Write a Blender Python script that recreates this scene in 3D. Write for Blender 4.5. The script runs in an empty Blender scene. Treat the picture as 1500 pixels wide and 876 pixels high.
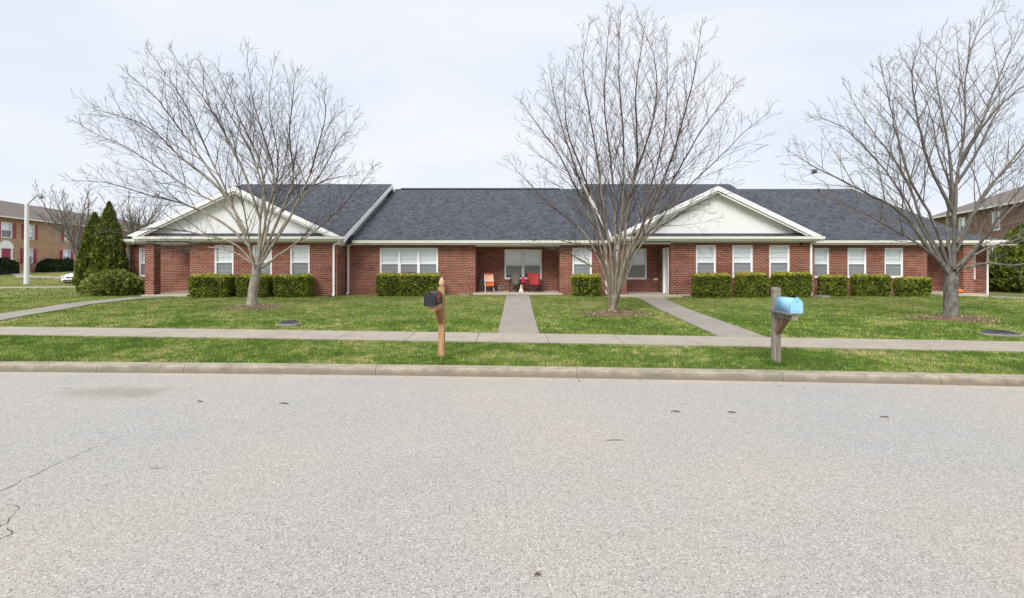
import bpy, math, random
import numpy as np
from mathutils import Vector, Matrix, noise
R = math.radians
random.seed(7); rng = np.random.default_rng(7)
scn = bpy.context.scene
col = scn.collection

# ------------------------------------------------------------------ camera
CAMH = 1.65
cam_d = bpy.data.cameras.new('camera'); cam = bpy.data.objects.new('camera', cam_d); col.objects.link(cam)
cam.location = (0, 0, CAMH); cam.rotation_euler = (R(90), 0, 0)
cam_d.sensor_width = 36; cam_d.lens = 36 * 720 / 1500; cam_d.shift_y = -57 / 1500
cam_d.clip_start = .05; cam_d.clip_end = 2000
scn.camera = cam
scn.view_settings.view_transform = 'Standard'; scn.view_settings.look = 'None'
scn.view_settings.exposure = 0.0; scn.view_settings.gamma = 1
scn.render.engine = 'CYCLES'

# ------------------------------------------------------------------ world: bright high overcast
SUN_EL, SUN_ROT = R(42), R(200)
w = bpy.data.worlds.new("World"); scn.world = w; w.use_nodes = True
nt = w.node_tree; nt.nodes.clear(); N = nt.nodes.new; L = nt.links.new
out = N('ShaderNodeOutputWorld'); bg = N('ShaderNodeBackground'); bg.inputs['Strength'].default_value = .1
sky = N('ShaderNodeTexSky'); sky.sky_type = 'NISHITA'; sky.sun_disc = False
sky.sun_elevation = SUN_EL; sky.sun_rotation = SUN_ROT
tc = N('ShaderNodeTexCoord')
sep = N('ShaderNodeSeparateXYZ'); L(tc.outputs['Generated'], sep.inputs[0])
rise = N('ShaderNodeMapRange'); rise.interpolation_type = 'SMOOTHSTEP'
rise.inputs['From Min'].default_value = .42; rise.inputs['From Max'].default_value = .95
rise.inputs['To Min'].default_value = 1.0; rise.inputs['To Max'].default_value = 1.9
L(sep.outputs['Z'], rise.inputs['Value'])
mp = N('ShaderNodeMapping'); mp.inputs['Scale'].default_value = (1.0, 1.0, 3.2); L(tc.outputs['Generated'], mp.inputs[0])
cn = N('ShaderNodeTexNoise'); cn.inputs['Scale'].default_value = 2.1; cn.inputs['Detail'].default_value = 5; cn.inputs['Roughness'].default_value = .5
cn.inputs['Distortion'].default_value = .3
L(mp.outputs[0], cn.inputs['Vector'])
cr = N('ShaderNodeValToRGB'); L(cn.outputs['Fac'], cr.inputs[0])
cr.color_ramp.elements[0].position = .36; cr.color_ramp.elements[0].color = (8.3, 8.95, 10.1, 1)
cr.color_ramp.elements[1].position = .66; cr.color_ramp.elements[1].color = (9.9, 10.0, 10.5, 1)
cm = N('ShaderNodeVectorMath'); cm.operation = 'SCALE'; L(cr.outputs[0], cm.inputs[0]); L(rise.outputs[0], cm.inputs['Scale'])
mx = N('ShaderNodeMix'); mx.data_type = 'RGBA'; mx.inputs[0].default_value = .93
L(sky.outputs[0], mx.inputs[6]); L(cm.outputs[0], mx.inputs[7])
L(mx.outputs[2], bg.inputs['Color']); L(bg.outputs[0], out.inputs[0])

sd = bpy.data.lights.new('sun', 'SUN'); sd.energy = 3.6; sd.angle = R(30); sd.color = (1, .96, .9)
so = bpy.data.objects.new('sun', sd); col.objects.link(so)
# the sun stands behind the camera, a little to the left
az = R(205)   # direction of travel handled below
sv = Vector((-.42 * math.cos(SUN_EL), -.9 * math.cos(SUN_EL), math.sin(SUN_EL)))
so.rotation_euler = sv.to_track_quat('Z', 'Y').to_euler(); so.location = (0, 0, 30)
sky.sun_rotation = math.atan2(sv.x, sv.y)

# ------------------------------------------------------------------ helpers
def px2(px, py, Y):
    return ((px - 750) / 720 * Y, Y, CAMH + (381 - py) / 720 * Y)
def X(px, Y): return (px - 750) / 720 * Y
def Z(py, Y): return CAMH + (381 - py) / 720 * Y
def sstep(a, b, v):
    t = min(1, max(0, (v - a) / (b - a))); return t * t * (3 - 2 * t)
def kerbY(x):
    if x > 13: return kerbY(13) - .12 * (x - 13)
    if x < -13: return kerbY(-13) - .003 * (x + 13)
    return 7.47 - .0615 * x - .00227 * x * x
def walkY(x):
    if x > 14: return walkY(14) - .13 * (x - 14)
    if x < -14: return walkY(-14) - .06 * (x + 14)
    return 10.93 - .0995 * x - .00111 * x * x
def G(x, y):
    z = .08 * sstep(16.5, 20.4, y) * (1 - sstep(19, 24, abs(x)))
    if x < -16: z += .42 * sstep(33, 46, y) * sstep(16, 26, -x) - .46 * sstep(34.0, 36.5, y) * (1 - sstep(42, 46, y)) * sstep(-35.3, -34.2, x)
    if x > 20: z += .3 * sstep(28, 40, y)
    return z

def tag(o, label=None, cat=None, group=None, kind=None):
    if label: o['label'] = label
    if cat: o['category'] = cat
    if group: o['group'] = group
    if kind: o['kind'] = kind
    return o
def thing(name, loc, label, cat, group=None, rz=0):
    o = bpy.data.objects.new(name, None); col.objects.link(o); o.location = loc; o.rotation_euler = (0, 0, rz)
    o.empty_display_size = .3
    return tag(o, label, cat, group)
def wloc(p):
    v = Vector((0, 0, 0))
    while p: v += p.location; p = p.parent
    return v
def link_mesh(name, me, mat, parent=None, base=None, local=False, smooth=False):
    o = bpy.data.objects.new(name, me); col.objects.link(o)
    if mat: me.materials.append(mat)
    off = Vector((0, 0, 0))
    if not local:
        if parent: off = wloc(parent)
        if base is not None: off = Vector(base); o.location = base
        if off.length: me.transform(Matrix.Translation(-off))
    elif base is not None: o.location = base
    if parent: o.parent = parent
    if smooth:
        me.polygons.foreach_set('use_smooth', [True] * len(me.polygons))
    return o

class MB:
    def __init__(s): s.v = []; s.f = []
    def add(s, vs, fs):
        n = len(s.v); s.v += [tuple(a) for a in vs]; s.f += [tuple(i + n for i in f) for f in fs]; return s
    def box(s, x0, x1, y0, y1, z0, z1):
        if x0 > x1: x0, x1 = x1, x0
        if y0 > y1: y0, y1 = y1, y0
        vs = [(x, y, z) for z in (z0, z1) for y in (y0, y1) for x in (x0, x1)]
        return s.add(vs, [(0, 2, 3, 1), (4, 5, 7, 6), (0, 1, 5, 4), (2, 6, 7, 3), (0, 4, 6, 2), (1, 3, 7, 5)])
    def obox(s, c, ax, ay, az):      # centre and three half-axes
        c, ax, ay, az = map(Vector, (c, ax, ay, az))
        vs = [c + ax * i + ay * j + az * k for k in (-1, 1) for j in (-1, 1) for i in (-1, 1)]
        return s.add(vs, [(0, 2, 3, 1), (4, 5, 7, 6), (0, 1, 5, 4), (2, 6, 7, 3), (0, 4, 6, 2), (1, 3, 7, 5)])
    def bar(s, a, b, w, d=None, up=(0, 0, 1)):
        a, b = Vector(a), Vector(b); d = d or w; t = (b - a); l = t.length; t.normalize()
        u = Vector(up)
        if abs(t.dot(u)) > .98: u = Vector((0, 1, 0))
        sx = t.cross(u).normalized(); sy = sx.cross(t).normalized()
        return s.obox((a + b) / 2, sx * w / 2, t * l / 2, sy * d / 2)
    def prism(s, poly, axis, a, b):  # polygon in the plane normal to axis, extruded a..b
        n = len(poly)
        def pt(p, t):
            return (t, p[0], p[1]) if axis == 'x' else ((p[0], t, p[1]) if axis == 'y' else (p[0], p[1], t))
        vs = [pt(p, a) for p in poly] + [pt(p, b) for p in poly]
        fs = [tuple(range(n)), tuple(range(2 * n - 1, n - 1, -1))] + [(i, i + n, (i + 1) % n + n, (i + 1) % n) for i in range(n)]
        return s.add(vs, fs)
    def tube(s, pts, rad, n=8, cap=True):
        pts = [Vector(p) for p in pts]
        if not hasattr(rad, '__len__'): rad = [rad] * len(pts)
        base = len(s.v); prev = None
        for i, p in enumerate(pts):
            t = (pts[min(i + 1, len(pts) - 1)] - pts[max(i - 1, 0)])
            if t.length < 1e-9: t = Vector((0, 0, 1))
            t.normalize()
            if prev is None:
                prev = t.orthogonal().normalized()
            u = (prev - t * prev.dot(t))
            if u.length < 1e-6: u = t.orthogonal()
            u.normalize(); prev = u; vv = t.cross(u)
            for k in range(n):
                a = 2 * math.pi * k / n
                s.v.append(tuple(p + (u * math.cos(a) + vv * math.sin(a)) * rad[i]))
        for i in range(len(pts) - 1):
            for k in range(n):
                a = base + i * n + k; b = base + i * n + (k + 1) % n
                s.f.append((a, b, b + n, a + n))
        if cap:
            s.f.append(tuple(base + k for k in reversed(range(n))))
            s.f.append(tuple(base + (len(pts) - 1) * n + k for k in range(n)))
        return s
    def lathe(s, c, prof, n=16):     # prof: (r, z)
        base = len(s.v)
        for r, z in prof:
            for k in range(n):
                a = 2 * math.pi * k / n; s.v.append((c[0] + r * math.cos(a), c[1] + r * math.sin(a), c[2] + z))
        for i in range(len(prof) - 1):
            for k in range(n):
                a = base + i * n + k; b = base + i * n + (k + 1) % n; s.f.append((a, b, b + n, a + n))
        s.f.append(tuple(base + k for k in reversed(range(n)))); s.f.append(tuple(base + (len(prof) - 1) * n + k for k in range(n)))
        return s
    def mesh(s, name):
        me = bpy.data.meshes.new(name); me.from_pydata(s.v, [], s.f); me.update(); return me
    def build(s, name, mat, parent=None, base=None, local=False, smooth=False):
        return link_mesh(name, s.mesh(name), mat, parent, base, local, smooth)

def array_mesh(name, verts, nper, tint=None):
    """verts (N*nper,3): one polygon of nper corners each."""
    me = bpy.data.meshes.new(name); nv = len(verts); npoly = nv // nper
    me.vertices.add(nv); me.loops.add(nv); me.polygons.add(npoly)
    me.vertices.foreach_set('co', np.ascontiguousarray(verts, dtype=np.float32).ravel())
    me.loops.foreach_set('vertex_index', np.arange(nv, dtype=np.int32))
    me.polygons.foreach_set('loop_start', np.arange(0, nv, nper, dtype=np.int32))
    me.polygons.foreach_set('loop_total', np.full(npoly, nper, dtype=np.int32))
    me.update(calc_edges=True)
    if tint is not None:
        at = me.attributes.new('tint', 'FLOAT', 'POINT')
        at.data.foreach_set('value', np.repeat(tint, nper).astype(np.float32))
    return me

# ------------------------------------------------------------------ materials
MATS = {}
class NT:
    def __init__(s, name, rough=.8, spec=.3):
        m = bpy.data.materials.new(name); m.use_nodes = True; s.m = m; s.t = m.node_tree
        s.p = s.t.nodes['Principled BSDF']; s.out = s.t.nodes['Material Output']
        s.p.inputs['Roughness'].default_value = rough; s.p.inputs['Specular IOR Level'].default_value = spec
        s.pos = None; MATS[name] = m
    def n(s, t, **k):
        nd = s.t.nodes.new(t)
        for a, b in k.items(): setattr(nd, a, b)
        return nd
    def l(s, a, b): s.t.links.new(a, b)
    def P(s):
        if not s.pos: s.pos = s.n('ShaderNodeNewGeometry').outputs['Position']
        return s.pos
    def noise(s, scale, detail=3, rough=.5, vec=None, sc=None):
        n = s.n('ShaderNodeTexNoise'); n.inputs['Scale'].default_value = scale; n.inputs['Detail'].default_value = detail; n.inputs['Roughness'].default_value = rough
        v = vec or s.P()
        if sc:
            m = s.n('ShaderNodeMapping'); m.inputs['Scale'].default_value = sc; s.l(v, m.inputs[0]); v = m.outputs[0]
        s.l(v, n.inputs['Vector']); return n.outputs['Fac']
    def vor(s, scale, feature='F1', out='Distance', vec=None, rand=1):
        n = s.n('ShaderNodeTexVoronoi', feature=feature); n.inputs['Scale'].default_value = scale; n.inputs['Randomness'].default_value = rand
        s.l(vec or s.P(), n.inputs['Vector']); return n.outputs[out]
    def ramp(s, f, stops, interp='LINEAR'):
        r = s.n('ShaderNodeValToRGB'); s.l(f, r.inputs[0]); cr = r.color_ramp; cr.interpolation = interp
        while len(cr.elements) < len(stops): cr.elements.new(.5)
        for e, (p, c) in zip(cr.elements, stops):
            e.position = p; e.color = (*c, 1) if hasattr(c, '__len__') else (c, c, c, 1)
        return r.outputs[0]
    def mix(s, f, a, b, blend='MIX'):
        m = s.n('ShaderNodeMix', data_type='RGBA', blend_type=blend)
        for inp, v in ((0, f), (6, a), (7, b)):
            if hasattr(v, 'is_linked') or hasattr(v, 'links'): s.l(v, m.inputs[inp])
            elif hasattr(v, '__len__'): m.inputs[inp].default_value = (*v, 1)
            elif inp == 0: m.inputs[inp].default_value = v
            else: m.inputs[inp].default_value = (v, v, v, 1)
        return m.outputs[2]
    def math(s, op, a, b=None, clamp=False):
        m = s.n('ShaderNodeMath', operation=op, use_clamp=clamp)
        for i, v in enumerate((a, b)):
            if v is None: continue
            if hasattr(v, 'links'): s.l(v, m.inputs[i])
            else: m.inputs[i].default_value = v
        return m.outputs[0]
    def col(s, c):
        if hasattr(c, 'links'): s.l(c, s.p.inputs['Base Color'])
        else: s.p.inputs['Base Color'].default_value = (*c, 1)
    def bump(s, h, dist, strength=1):
        b = s.n('ShaderNodeBump'); b.inputs['Distance'].default_value = dist; b.inputs['Strength'].default_value = strength
        s.l(h, b.inputs['Height']); s.l(b.outputs[0], s.p.inputs['Normal'])
    def xyz(s, v=None):
        q = s.n('ShaderNodeSeparateXYZ'); s.l(v or s.P(), q.inputs[0]); return q.outputs
    def comb(s, x, y, z=0.0):
        q = s.n('ShaderNodeCombineXYZ')
        for i, v in enumerate((x, y, z)):
            if hasattr(v, 'links'): s.l(v, q.inputs[i])
            else: q.inputs[i].default_value = v
        return q.outputs[0]
    def attr(s, name='tint'):
        a = s.n('ShaderNodeAttribute', attribute_name=name); return a.outputs['Fac']

def plain(name, c, rough=.6, var=.12, scale=6, metal=0, spec=.4, bump=0):
    k = NT(name, rough, spec)
    lo = tuple(a * (1 - var) for a in c); hi = tuple(min(1, a * (1 + var)) for a in c)
    k.col(k.ramp(k.noise(scale, 4, .6), [(.3, lo), (.7, hi)])); k.p.inputs['Metallic'].default_value = metal
    if bump: k.bump(k.noise(scale * 8, 3), bump)
    return k.m

def brick_mat(name, c1, c2, mortar, dark, bw=.215, rh=.081, ms=.011):
    k = NT(name, .9, .15); x, y, z = k.xyz()
    u = k.math('ADD', x, y); v = k.comb(u, z)
    b = k.n('ShaderNodeTexBrick'); b.offset = .5; k.l(v, b.inputs['Vector'])
    b.inputs['Scale'].default_value = 1; b.inputs['Brick Width'].default_value = bw; b.inputs['Row Height'].default_value = rh
    b.inputs['Mortar Size'].default_value = ms; b.inputs['Mortar Smooth'].default_value = .1; b.inputs['Bias'].default_value = -.1
    b.inputs['Color1'].default_value = (*c1, 1); b.inputs['Color2'].default_value = (*c2, 1); b.inputs['Mortar'].default_value = (*mortar, 1)
    # some burnt bricks: one random value per brick cell
    row = k.math('FLOOR', k.math('DIVIDE', z, rh))
    shift = k.math('MULTIPLY', k.math('MODULO', row, 2), .5)
    cell = k.comb(k.math('FLOOR', k.math('ADD', k.math('DIVIDE', u, bw), shift)), row)
    wn = k.n('ShaderNodeTexWhiteNoise', noise_dimensions='2D'); k.l(cell, wn.inputs['Vector'])
    burnt = k.math('MULTIPLY', k.math('GREATER_THAN', wn.outputs['Value'], .86), .75)
    burnt = k.math('MULTIPLY', burnt, k.math('SUBTRACT', 1, b.outputs['Fac']))
    c = k.mix(burnt, b.outputs['Color'], dark)
    c = k.mix(k.ramp(k.noise(1.6, 5, .75, sc=(.5, .5, 1.3)), [(.35, .55), (.52, 0.)]), c, tuple(a * .72 for a in c1)); c = k.mix(k.ramp(k.noise(2.3, 5, .75, sc=(.5, .5, 1.6)), [(.55, 0.), (.7, .35)]), c, tuple(min(1, a * 1.5) for a in c1))
    k.col(c)
    k.bump(k.math('SUBTRACT', 1, b.outputs['Fac']), .008, .6)
    return k.m

brick = brick_mat('red_brick', (.18, .042, .026), (.285, .072, .043), (.37, .285, .225), (.075, .030, .028))
brick_tan = brick_mat('tan_brick', (.50, .27, .13), (.36, .17, .09), (.52, .44, .34), (.20, .11, .08), .23, .085, .012)
brick_brown = brick_mat('brown_brick', (.20, .11, .075), (.26, .14, .09), (.26, .21, .17), (.09, .05, .04), .23, .085, .012)

def shingle_mat(name, base, hi, warm):
    k = NT(name, .9, .15); x, y, z = k.xyz()
    nb = k.n('ShaderNodeTexBrick'); nb.offset = .5; k.l(k.comb(k.math('ADD', x, k.math('MULTIPLY', z, .0)), k.math('MULTIPLY', z, 2.6)), nb.inputs['Vector'])
    nb.inputs['Scale'].default_value = 1; nb.inputs['Brick Width'].default_value = .17; nb.inputs['Row Height'].default_value = .145
    nb.inputs['Mortar Size'].default_value = .006; nb.inputs['Bias'].default_value = 0
    nb.inputs['Color1'].default_value = (*base, 1); nb.inputs['Color2'].default_value = (*hi, 1); nb.inputs['Mortar'].default_value = (*[a * .45 for a in base], 1)
    c = k.mix(k.ramp(k.noise(9, 3, .7), [(.4, 0.), (.65, .55)]), nb.outputs['Color'], warm)
    c = k.mix(k.ramp(k.noise(.35, 3), [(.35, 0.), (.75, .3)]), c, tuple(a * 1.5 for a in base))
    k.col(c); k.bump(nb.outputs['Fac'], -.006)
    return k.m
shingle = shingle_mat('charcoal_shingle', (.030, .035, .045), (.098, .109, .130), (.080, .077, .082))
shingle_brown = shingle_mat('brown_shingle', (.14, .12, .105), (.19, .16, .14), (.16, .14, .12))

trim = plain('cream_trim', (.72, .715, .66), .5, .05, 3)
white = plain('white_vinyl', (.87, .87, .87), .45, .03, 3)
soffit = plain('soffit', (.58, .57, .50), .6, .05, 3)
def siding_mat():
    k = NT('white_siding', .5, .3); x, y, z = k.xyz()
    f = k.math('FRACT', k.math('DIVIDE', z, .115))
    c = k.mix(k.ramp(k.noise(2, 3), [(.3, 0.), (.8, .25)]), (.90, .905, .91), (.85, .855, .86))
    k.col(c); k.bump(f, .02, 1); return k.m
siding = siding_mat()

def concrete_mat(name, c, warm, stain, scale=1.0):
    k = NT(name, .9, .2)
    a = k.mix(k.ramp(k.noise(.9 * scale, 5, .65), [(.35, 0.), (.68, 1.)]), c, warm)
    a = k.mix(k.ramp(k.noise(3.3 * scale, 6, .7), [(.48, 0.), (.72, .55)]), a, stain)
    a = k.mix(k.ramp(k.noise(70, 3, .7), [(.35, .0), (.75, .35)]), a, tuple(v * .6 for v in c))
    k.col(a); k.bump(k.noise(90, 3, .7), .004, .6); return k.m
def kerb_mat(name, c, warm, stain, scale):
    k = NT(name, .92, .15); x, y, z = k.xyz()
    a = k.mix(k.ramp(k.noise(1.7, 5, .65), [(.35, 0.), (.68, 1.)]), c, warm)
    a = k.mix(k.ramp(k.noise(5, 7, .75, sc=(.6, 1, 1)), [(.46, 0.), (.64, .75)]), a, stain)
    low = k.ramp(k.math('ADD', k.math('MULTIPLY', z, 6.), k.noise(3.5, 5, .7, sc=(1, 1, .3))), [(0., .85), (.42, 0.)])  # kerb colour turns darker towards the foot of the face
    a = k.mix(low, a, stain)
    a = k.mix(k.ramp(k.noise(60, 3, .8), [(.38, .55), (.55, 0.)]), a, tuple(v * .6 for v in warm))
    k.col(a); k.bump(k.noise(70, 4, .8), .008, .8); return k.m
concrete = concrete_mat('concrete', (.31, .275, .23), (.37, .32, .255), (.20, .17, .14))
conc_walk = concrete_mat('concrete_path', (.25, .23, .20), (.315, .28, .23), (.15, .135, .115))
conc_kerb = kerb_mat('concrete_kerb', (.40, .355, .275), (.31, .27, .205), (.16, .14, .105), 1.8)
conc_slab = concrete_mat('concrete_porch', (.46, .41, .33), (.52, .45, .36), (.34, .29, .23))

def road_mat():
    k = NT('asphalt', .85, .25); x, y, z = k.xyz()
    base = k.mix(k.ramp(k.noise(.28, 4, .55), [(.40, 0.), (.66, 1.)]), (.325, .312, .292), (.372, .334, .282))
    base = k.mix(k.ramp(k.noise(.9, 5, .6, sc=(.5, 1.6, 1)), [(.45, 0.), (.75, .45)]), base, (.36, .34, .315))
    # aggregate: pale and dark chips in the binder
    v1 = k.vor(190, out='Color'); sx = k.xyz(v1)[0]
    chips = k.ramp(sx, [(.0, .38), (.14, .70), (.5, 1.), (.85, 1.12), (1., 1.6)])
    base = k.mix(.75, base, chips, 'MULTIPLY')
    v2 = k.vor(105, out='Color'); sy = k.xyz(v2)[1]
    base = k.mix(k.ramp(sy, [(.90, 0.), (.93, .6)]), base, (.13, .12, .115))
    base = k.mix(k.ramp(sy, [(.08, .4), (.11, 0.)]), base, (.62, .60, .57))
    gr = k.noise(230, 2, .8)
    base = k.mix(k.ramp(gr, [(.3, .4), (.48, 0.)]), base, (.16, .155, .15))
    # a coarser raw patch near the kerb and small stains
    spots = k.ramp(k.noise(3.1, 2, .5, sc=(.5, 1.9, 1)), [(.735, 0.), (.765, .7)])
    base = k.mix(spots, base, (.075, .066, .062))
    # dust washed up against the kerb
    ky = k.math('SUBTRACT', k.math('SUBTRACT', 7.47, k.math('MULTIPLY', x, .0615)), k.math('MULTIPLY', k.math('MULTIPLY', x, x), .00227))
    d = k.math('SUBTRACT', ky, y)
    d = k.math('ADD', d, k.math('MULTIPLY', k.math('SUBTRACT', k.noise(1.4, 4, .6), .5), .5))
    base = k.mix(k.ramp(d, [(.02, .75), (.30, .0)]), base, (.43, .355, .26))
    dx = k.math('DIVIDE', k.math('ADD', x, 5.2), 1.35); dy = k.math('DIVIDE', k.math('SUBTRACT', y, 6.55), .55)
    rd = k.math('ADD', k.math('MULTIPLY', dx, dx), k.math('MULTIPLY', dy, dy)); rd = k.math('ADD', rd, k.math('MULTIPLY', k.noise(2.4, 4, .7), 1.1))
    grit = k.ramp(k.vor(48), [(.0, (.36, .32, .26)), (.4, (.27, .24, .19)), (.7, (.16, .14, .11))])
    base = k.mix(k.ramp(rd, [(.6, .7), (1.5, 0.)]), base, grit)
    k.col(base)
    h = k.math('ADD', k.math('MULTIPLY', sx, .6), gr); k.bump(h, .003, .6)
    return k.m
road = road_mat()

def lawn_mat():
    k = NT('lawn_soil', .95, .1)
    a = k.mix(k.ramp(k.noise(.8, 5, .65), [(.38, 0.), (.66, 1.)]), (.11, .14, .03), (.26, .23, .09))
    a = k.mix(k.ramp(k.noise(6, 5, .7), [(.5, 0.), (.75, .8)]), a, (.42, .33, .19))
    a = k.mix(k.ramp(k.noise(30, 3, .7), [(.4, .0), (.65, .5)]), a, (.12, .13, .04))
    k.col(a); k.bump(k.noise(55, 4, .8), .03, 1); return k.m
lawn_m = lawn_mat()
def blade_mat():
    k = NT('grass_blades', .7, .15)
    t = k.attr()
    c = k.ramp(t, [(0., (.07, .14, .022)), (.33, (.14, .275, .030)), (.58, (.26, .355, .055)), (.76, (.45, .40, .16)), (1., (.68, .56, .34))])
    k.col(c)
    tr = k.n('ShaderNodeBsdfTranslucent'); k.l(c, tr.inputs[0])
    m = k.n('ShaderNodeMixShader'); m.inputs[0].default_value = .25; k.l(k.p.outputs[0], m.inputs[1]); k.l(tr.outputs[0], m.inputs[2]); k.l(m.outputs[0], k.out.inputs[0])
    return k.m
blade_m = blade_mat()
def foliage_mat(name, stops):
    k = NT(name, .65, .2); c = k.ramp(k.attr(), stops)
    c = k.mix(k.ramp(k.noise(2.2, 3, .6), [(.4, 0.), (.7, .5)]), c, stops[1][1]); k.col(c)
    tr = k.n('ShaderNodeBsdfTranslucent'); k.l(c, tr.inputs[0])
    m = k.n('ShaderNodeMixShader'); m.inputs[0].default_value = .2; k.l(k.p.outputs[0], m.inputs[1]); k.l(tr.outputs[0], m.inputs[2]); k.l(m.outputs[0], k.out.inputs[0])
    return k.m
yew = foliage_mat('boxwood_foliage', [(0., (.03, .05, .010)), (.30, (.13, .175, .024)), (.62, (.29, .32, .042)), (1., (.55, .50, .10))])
arbor = foliage_mat('arborvitae_foliage', [(0., (.03, .052, .010)), (.35, (.095, .13, .02)), (.7, (.22, .25, .035)), (1., (.40, .38, .07))])
juni = foliage_mat('juniper_foliage', [(0., (.04, .065, .016)), (.35, (.15, .20, .04)), (.7, (.32, .35, .09)), (1., (.48, .48, .16))])
dark_fol = foliage_mat('dark_hedge_foliage', [(0., (.016, .030, .010)), (.5, (.028, .048, .014)), (.8, (.045, .066, .018)), (1., (.08, .09, .03))])

def bark_mat(name, lo, hi, moss):
    k = NT(name, .9, .15)
    a = k.ramp(k.noise(9, 8, .8, sc=(1, 1, .5)), [(.36, lo), (.62, hi)])
    a = k.mix(k.ramp(k.noise(3, 4, .6), [(.5, 0.), (.75, .6)]), a, moss)
    a = k.mix(k.ramp(k.noise(26, 3, .7, sc=(1, 1, 2.2)), [(.60, 0.), (.72, .5)]), a, tuple(v * .45 for v in lo))
    k.col(a); k.bump(k.noise(22, 5, .7, sc=(1, 1, .4)), .02, .8); return k.m
bark_a = bark_mat('pale_bark', (.15, .13, .105), (.35, .31, .255), (.21, .21, .12))
bark_b = bark_mat('tan_bark', (.14, .115, .09), (.31, .265, .205), (.18, .18, .095))
bark_c = bark_mat('grey_bark', (.055, .05, .044), (.235, .22, .195), (.13, .13, .08))
def twig_mat(name, c):
    k = NT(name, .85, .15); k.col(k.ramp(k.noise(5, 3), [(.3, tuple(a * .75 for a in c)), (.7, tuple(a * 1.25 for a in c))])); return k.m
twig_a = twig_mat('twigs_warm', (.09, .07, .062)); twig_b = twig_mat('twigs_tan', (.085, .066, .058)); twig_c = twig_mat('twigs_grey', (.15, .135, .12))

def glass_mat():
    k = NT('window_glass', .03, .5)
    k.t.nodes.remove(k.p)
    t = k.n('ShaderNodeBsdfTransparent'); t.inputs[0].default_value = (.97, .98, .98, 1)
    g = k.n('ShaderNodeBsdfGlossy'); g.inputs['Roughness'].default_value = .02; g.inputs[0].default_value = (.9, .92, .95, 1)
    f = k.n('ShaderNodeLayerWeight'); f.inputs[0].default_value = .5; fac = k.math('MULTIPLY', k.math('POWER', f.outputs['Facing'], 4.0), .6)
    m = k.n('ShaderNodeMixShader'); k.l(k.math('ADD', fac, .06), m.inputs[0]); k.l(t.outputs[0], m.inputs[1]); k.l(g.outputs[0], m.inputs[2]); k.l(m.outputs[0], k.out.inputs[0])
    return k.m
glass = glass_mat()
def screen_mat():
    k = NT('insect_screen_mesh', .8, .1); k.col((.16, .17, .20))
    t = k.n('ShaderNodeBsdfTransparent')
    m = k.n('ShaderNodeMixShader'); m.inputs[0].default_value = .45; k.l(t.outputs[0], m.inputs[1]); k.l(k.p.outputs[0], m.inputs[2]); k.l(m.outputs[0], k.out.inputs[0])
    return k.m
screen = screen_mat()
blind_m = plain('blinds', (.86, .88, .88), .6, .04, 2)
dark_in = plain('dark_interior', (.03, .03, .035), .8)

def wood_mat(name, lo, hi, dark):
    k = NT(name, .8, .2)
    a = k.ramp(k.noise(14, 5, .65, sc=(1, 1, .09)), [(.3, lo), (.7, hi)])
    a = k.mix(k.ramp(k.noise(40, 4, .6, sc=(1, 1, .05)), [(.55, 0.), (.68, .7)]), a, dark)
    k.col(a); k.bump(k.noise(45, 4, .6, sc=(1, 1, .05)), .004, .8); return k.m
wood_new = wood_mat('cedar_wood', (.32, .175, .085), (.48, .30, .16), (.16, .08, .04))
wood_old = wood_mat('weathered_wood', (.17, .145, .115), (.31, .28, .235), (.07, .055, .045))
black_p = plain('black_enamel', (.018, .019, .024), .35, .1, 10, spec=.5)
blue_p = plain('sky_blue_paint', (.27, .54, .74), .55, .05, 8, spec=.5)
red_p = plain('red_plastic', (.55, .05, .03), .4)
steel = plain('dull_steel', (.42, .43, .44), .4, .1, 10, metal=.7)
dark_metal = plain('dark_metal', (.03, .03, .033), .5)
castiron = plain('dark_plastic_lid', (.035, .037, .046), .55, .2, 20)

# ------------------------------------------------------------------ the ground
def sheet(name, xs, rows, mat, kind='structure'):
    """rows: functions x -> (y, z)"""
    vs = []; fs = []
    for x in xs:
        for r in rows:
            y, z = r(x); vs.append((x, y, z))
    n = len(rows)
    for i in range(len(xs) - 1):
        for j in range(n - 1):
            a = i * n + j; fs.append((a, a + n, a + n + 1, a + 1))
    me = bpy.data.meshes.new(name); me.from_pydata(vs, [], fs); me.update()
    o = link_mesh(name, me, mat, smooth=True); o['kind'] = kind; return o
fine = [-260, -200, -150, -110, -80, -60, -50, -44, -40] + [i * .5 - 38 for i in range(153)] + [40, 44, 50, 60, 80, 110, 150, 200, 260]
RZ = -.12
sheet('road', fine, [lambda x: (kerbY(x) - 9.4, RZ), lambda x: (kerbY(x) - 4.7, RZ + .03), lambda x: (kerbY(x) - .02, RZ)], road)
ysl = [0, .25, .6, 1, 1.5, 2, 3, 4, 5, 6, 7, 8, 9, 10, 11, 12, 13, 14, 16, 18, 20, 22, 24, 25.5, 27, 27.5, 28, 28.5, 29, 29.5, 31, 33, 35, 37, 39, 42, 46, 52, 60, 75, 100, 150, 260, 600]
def lrow(d):
    def f(x):
        y = kerbY(x) + .165 + d; return (y, G(x, y) - .004)
    return f
sheet('lawn', fine, [lrow(d) for d in ysl], lawn_m)
sheet('far_verge', fine, [lambda x: (kerbY(x) - 200, 0), lambda x: (kerbY(x) - 30, 0), lambda x: (kerbY(x) - 9.55, 0)], lawn_m)

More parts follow.
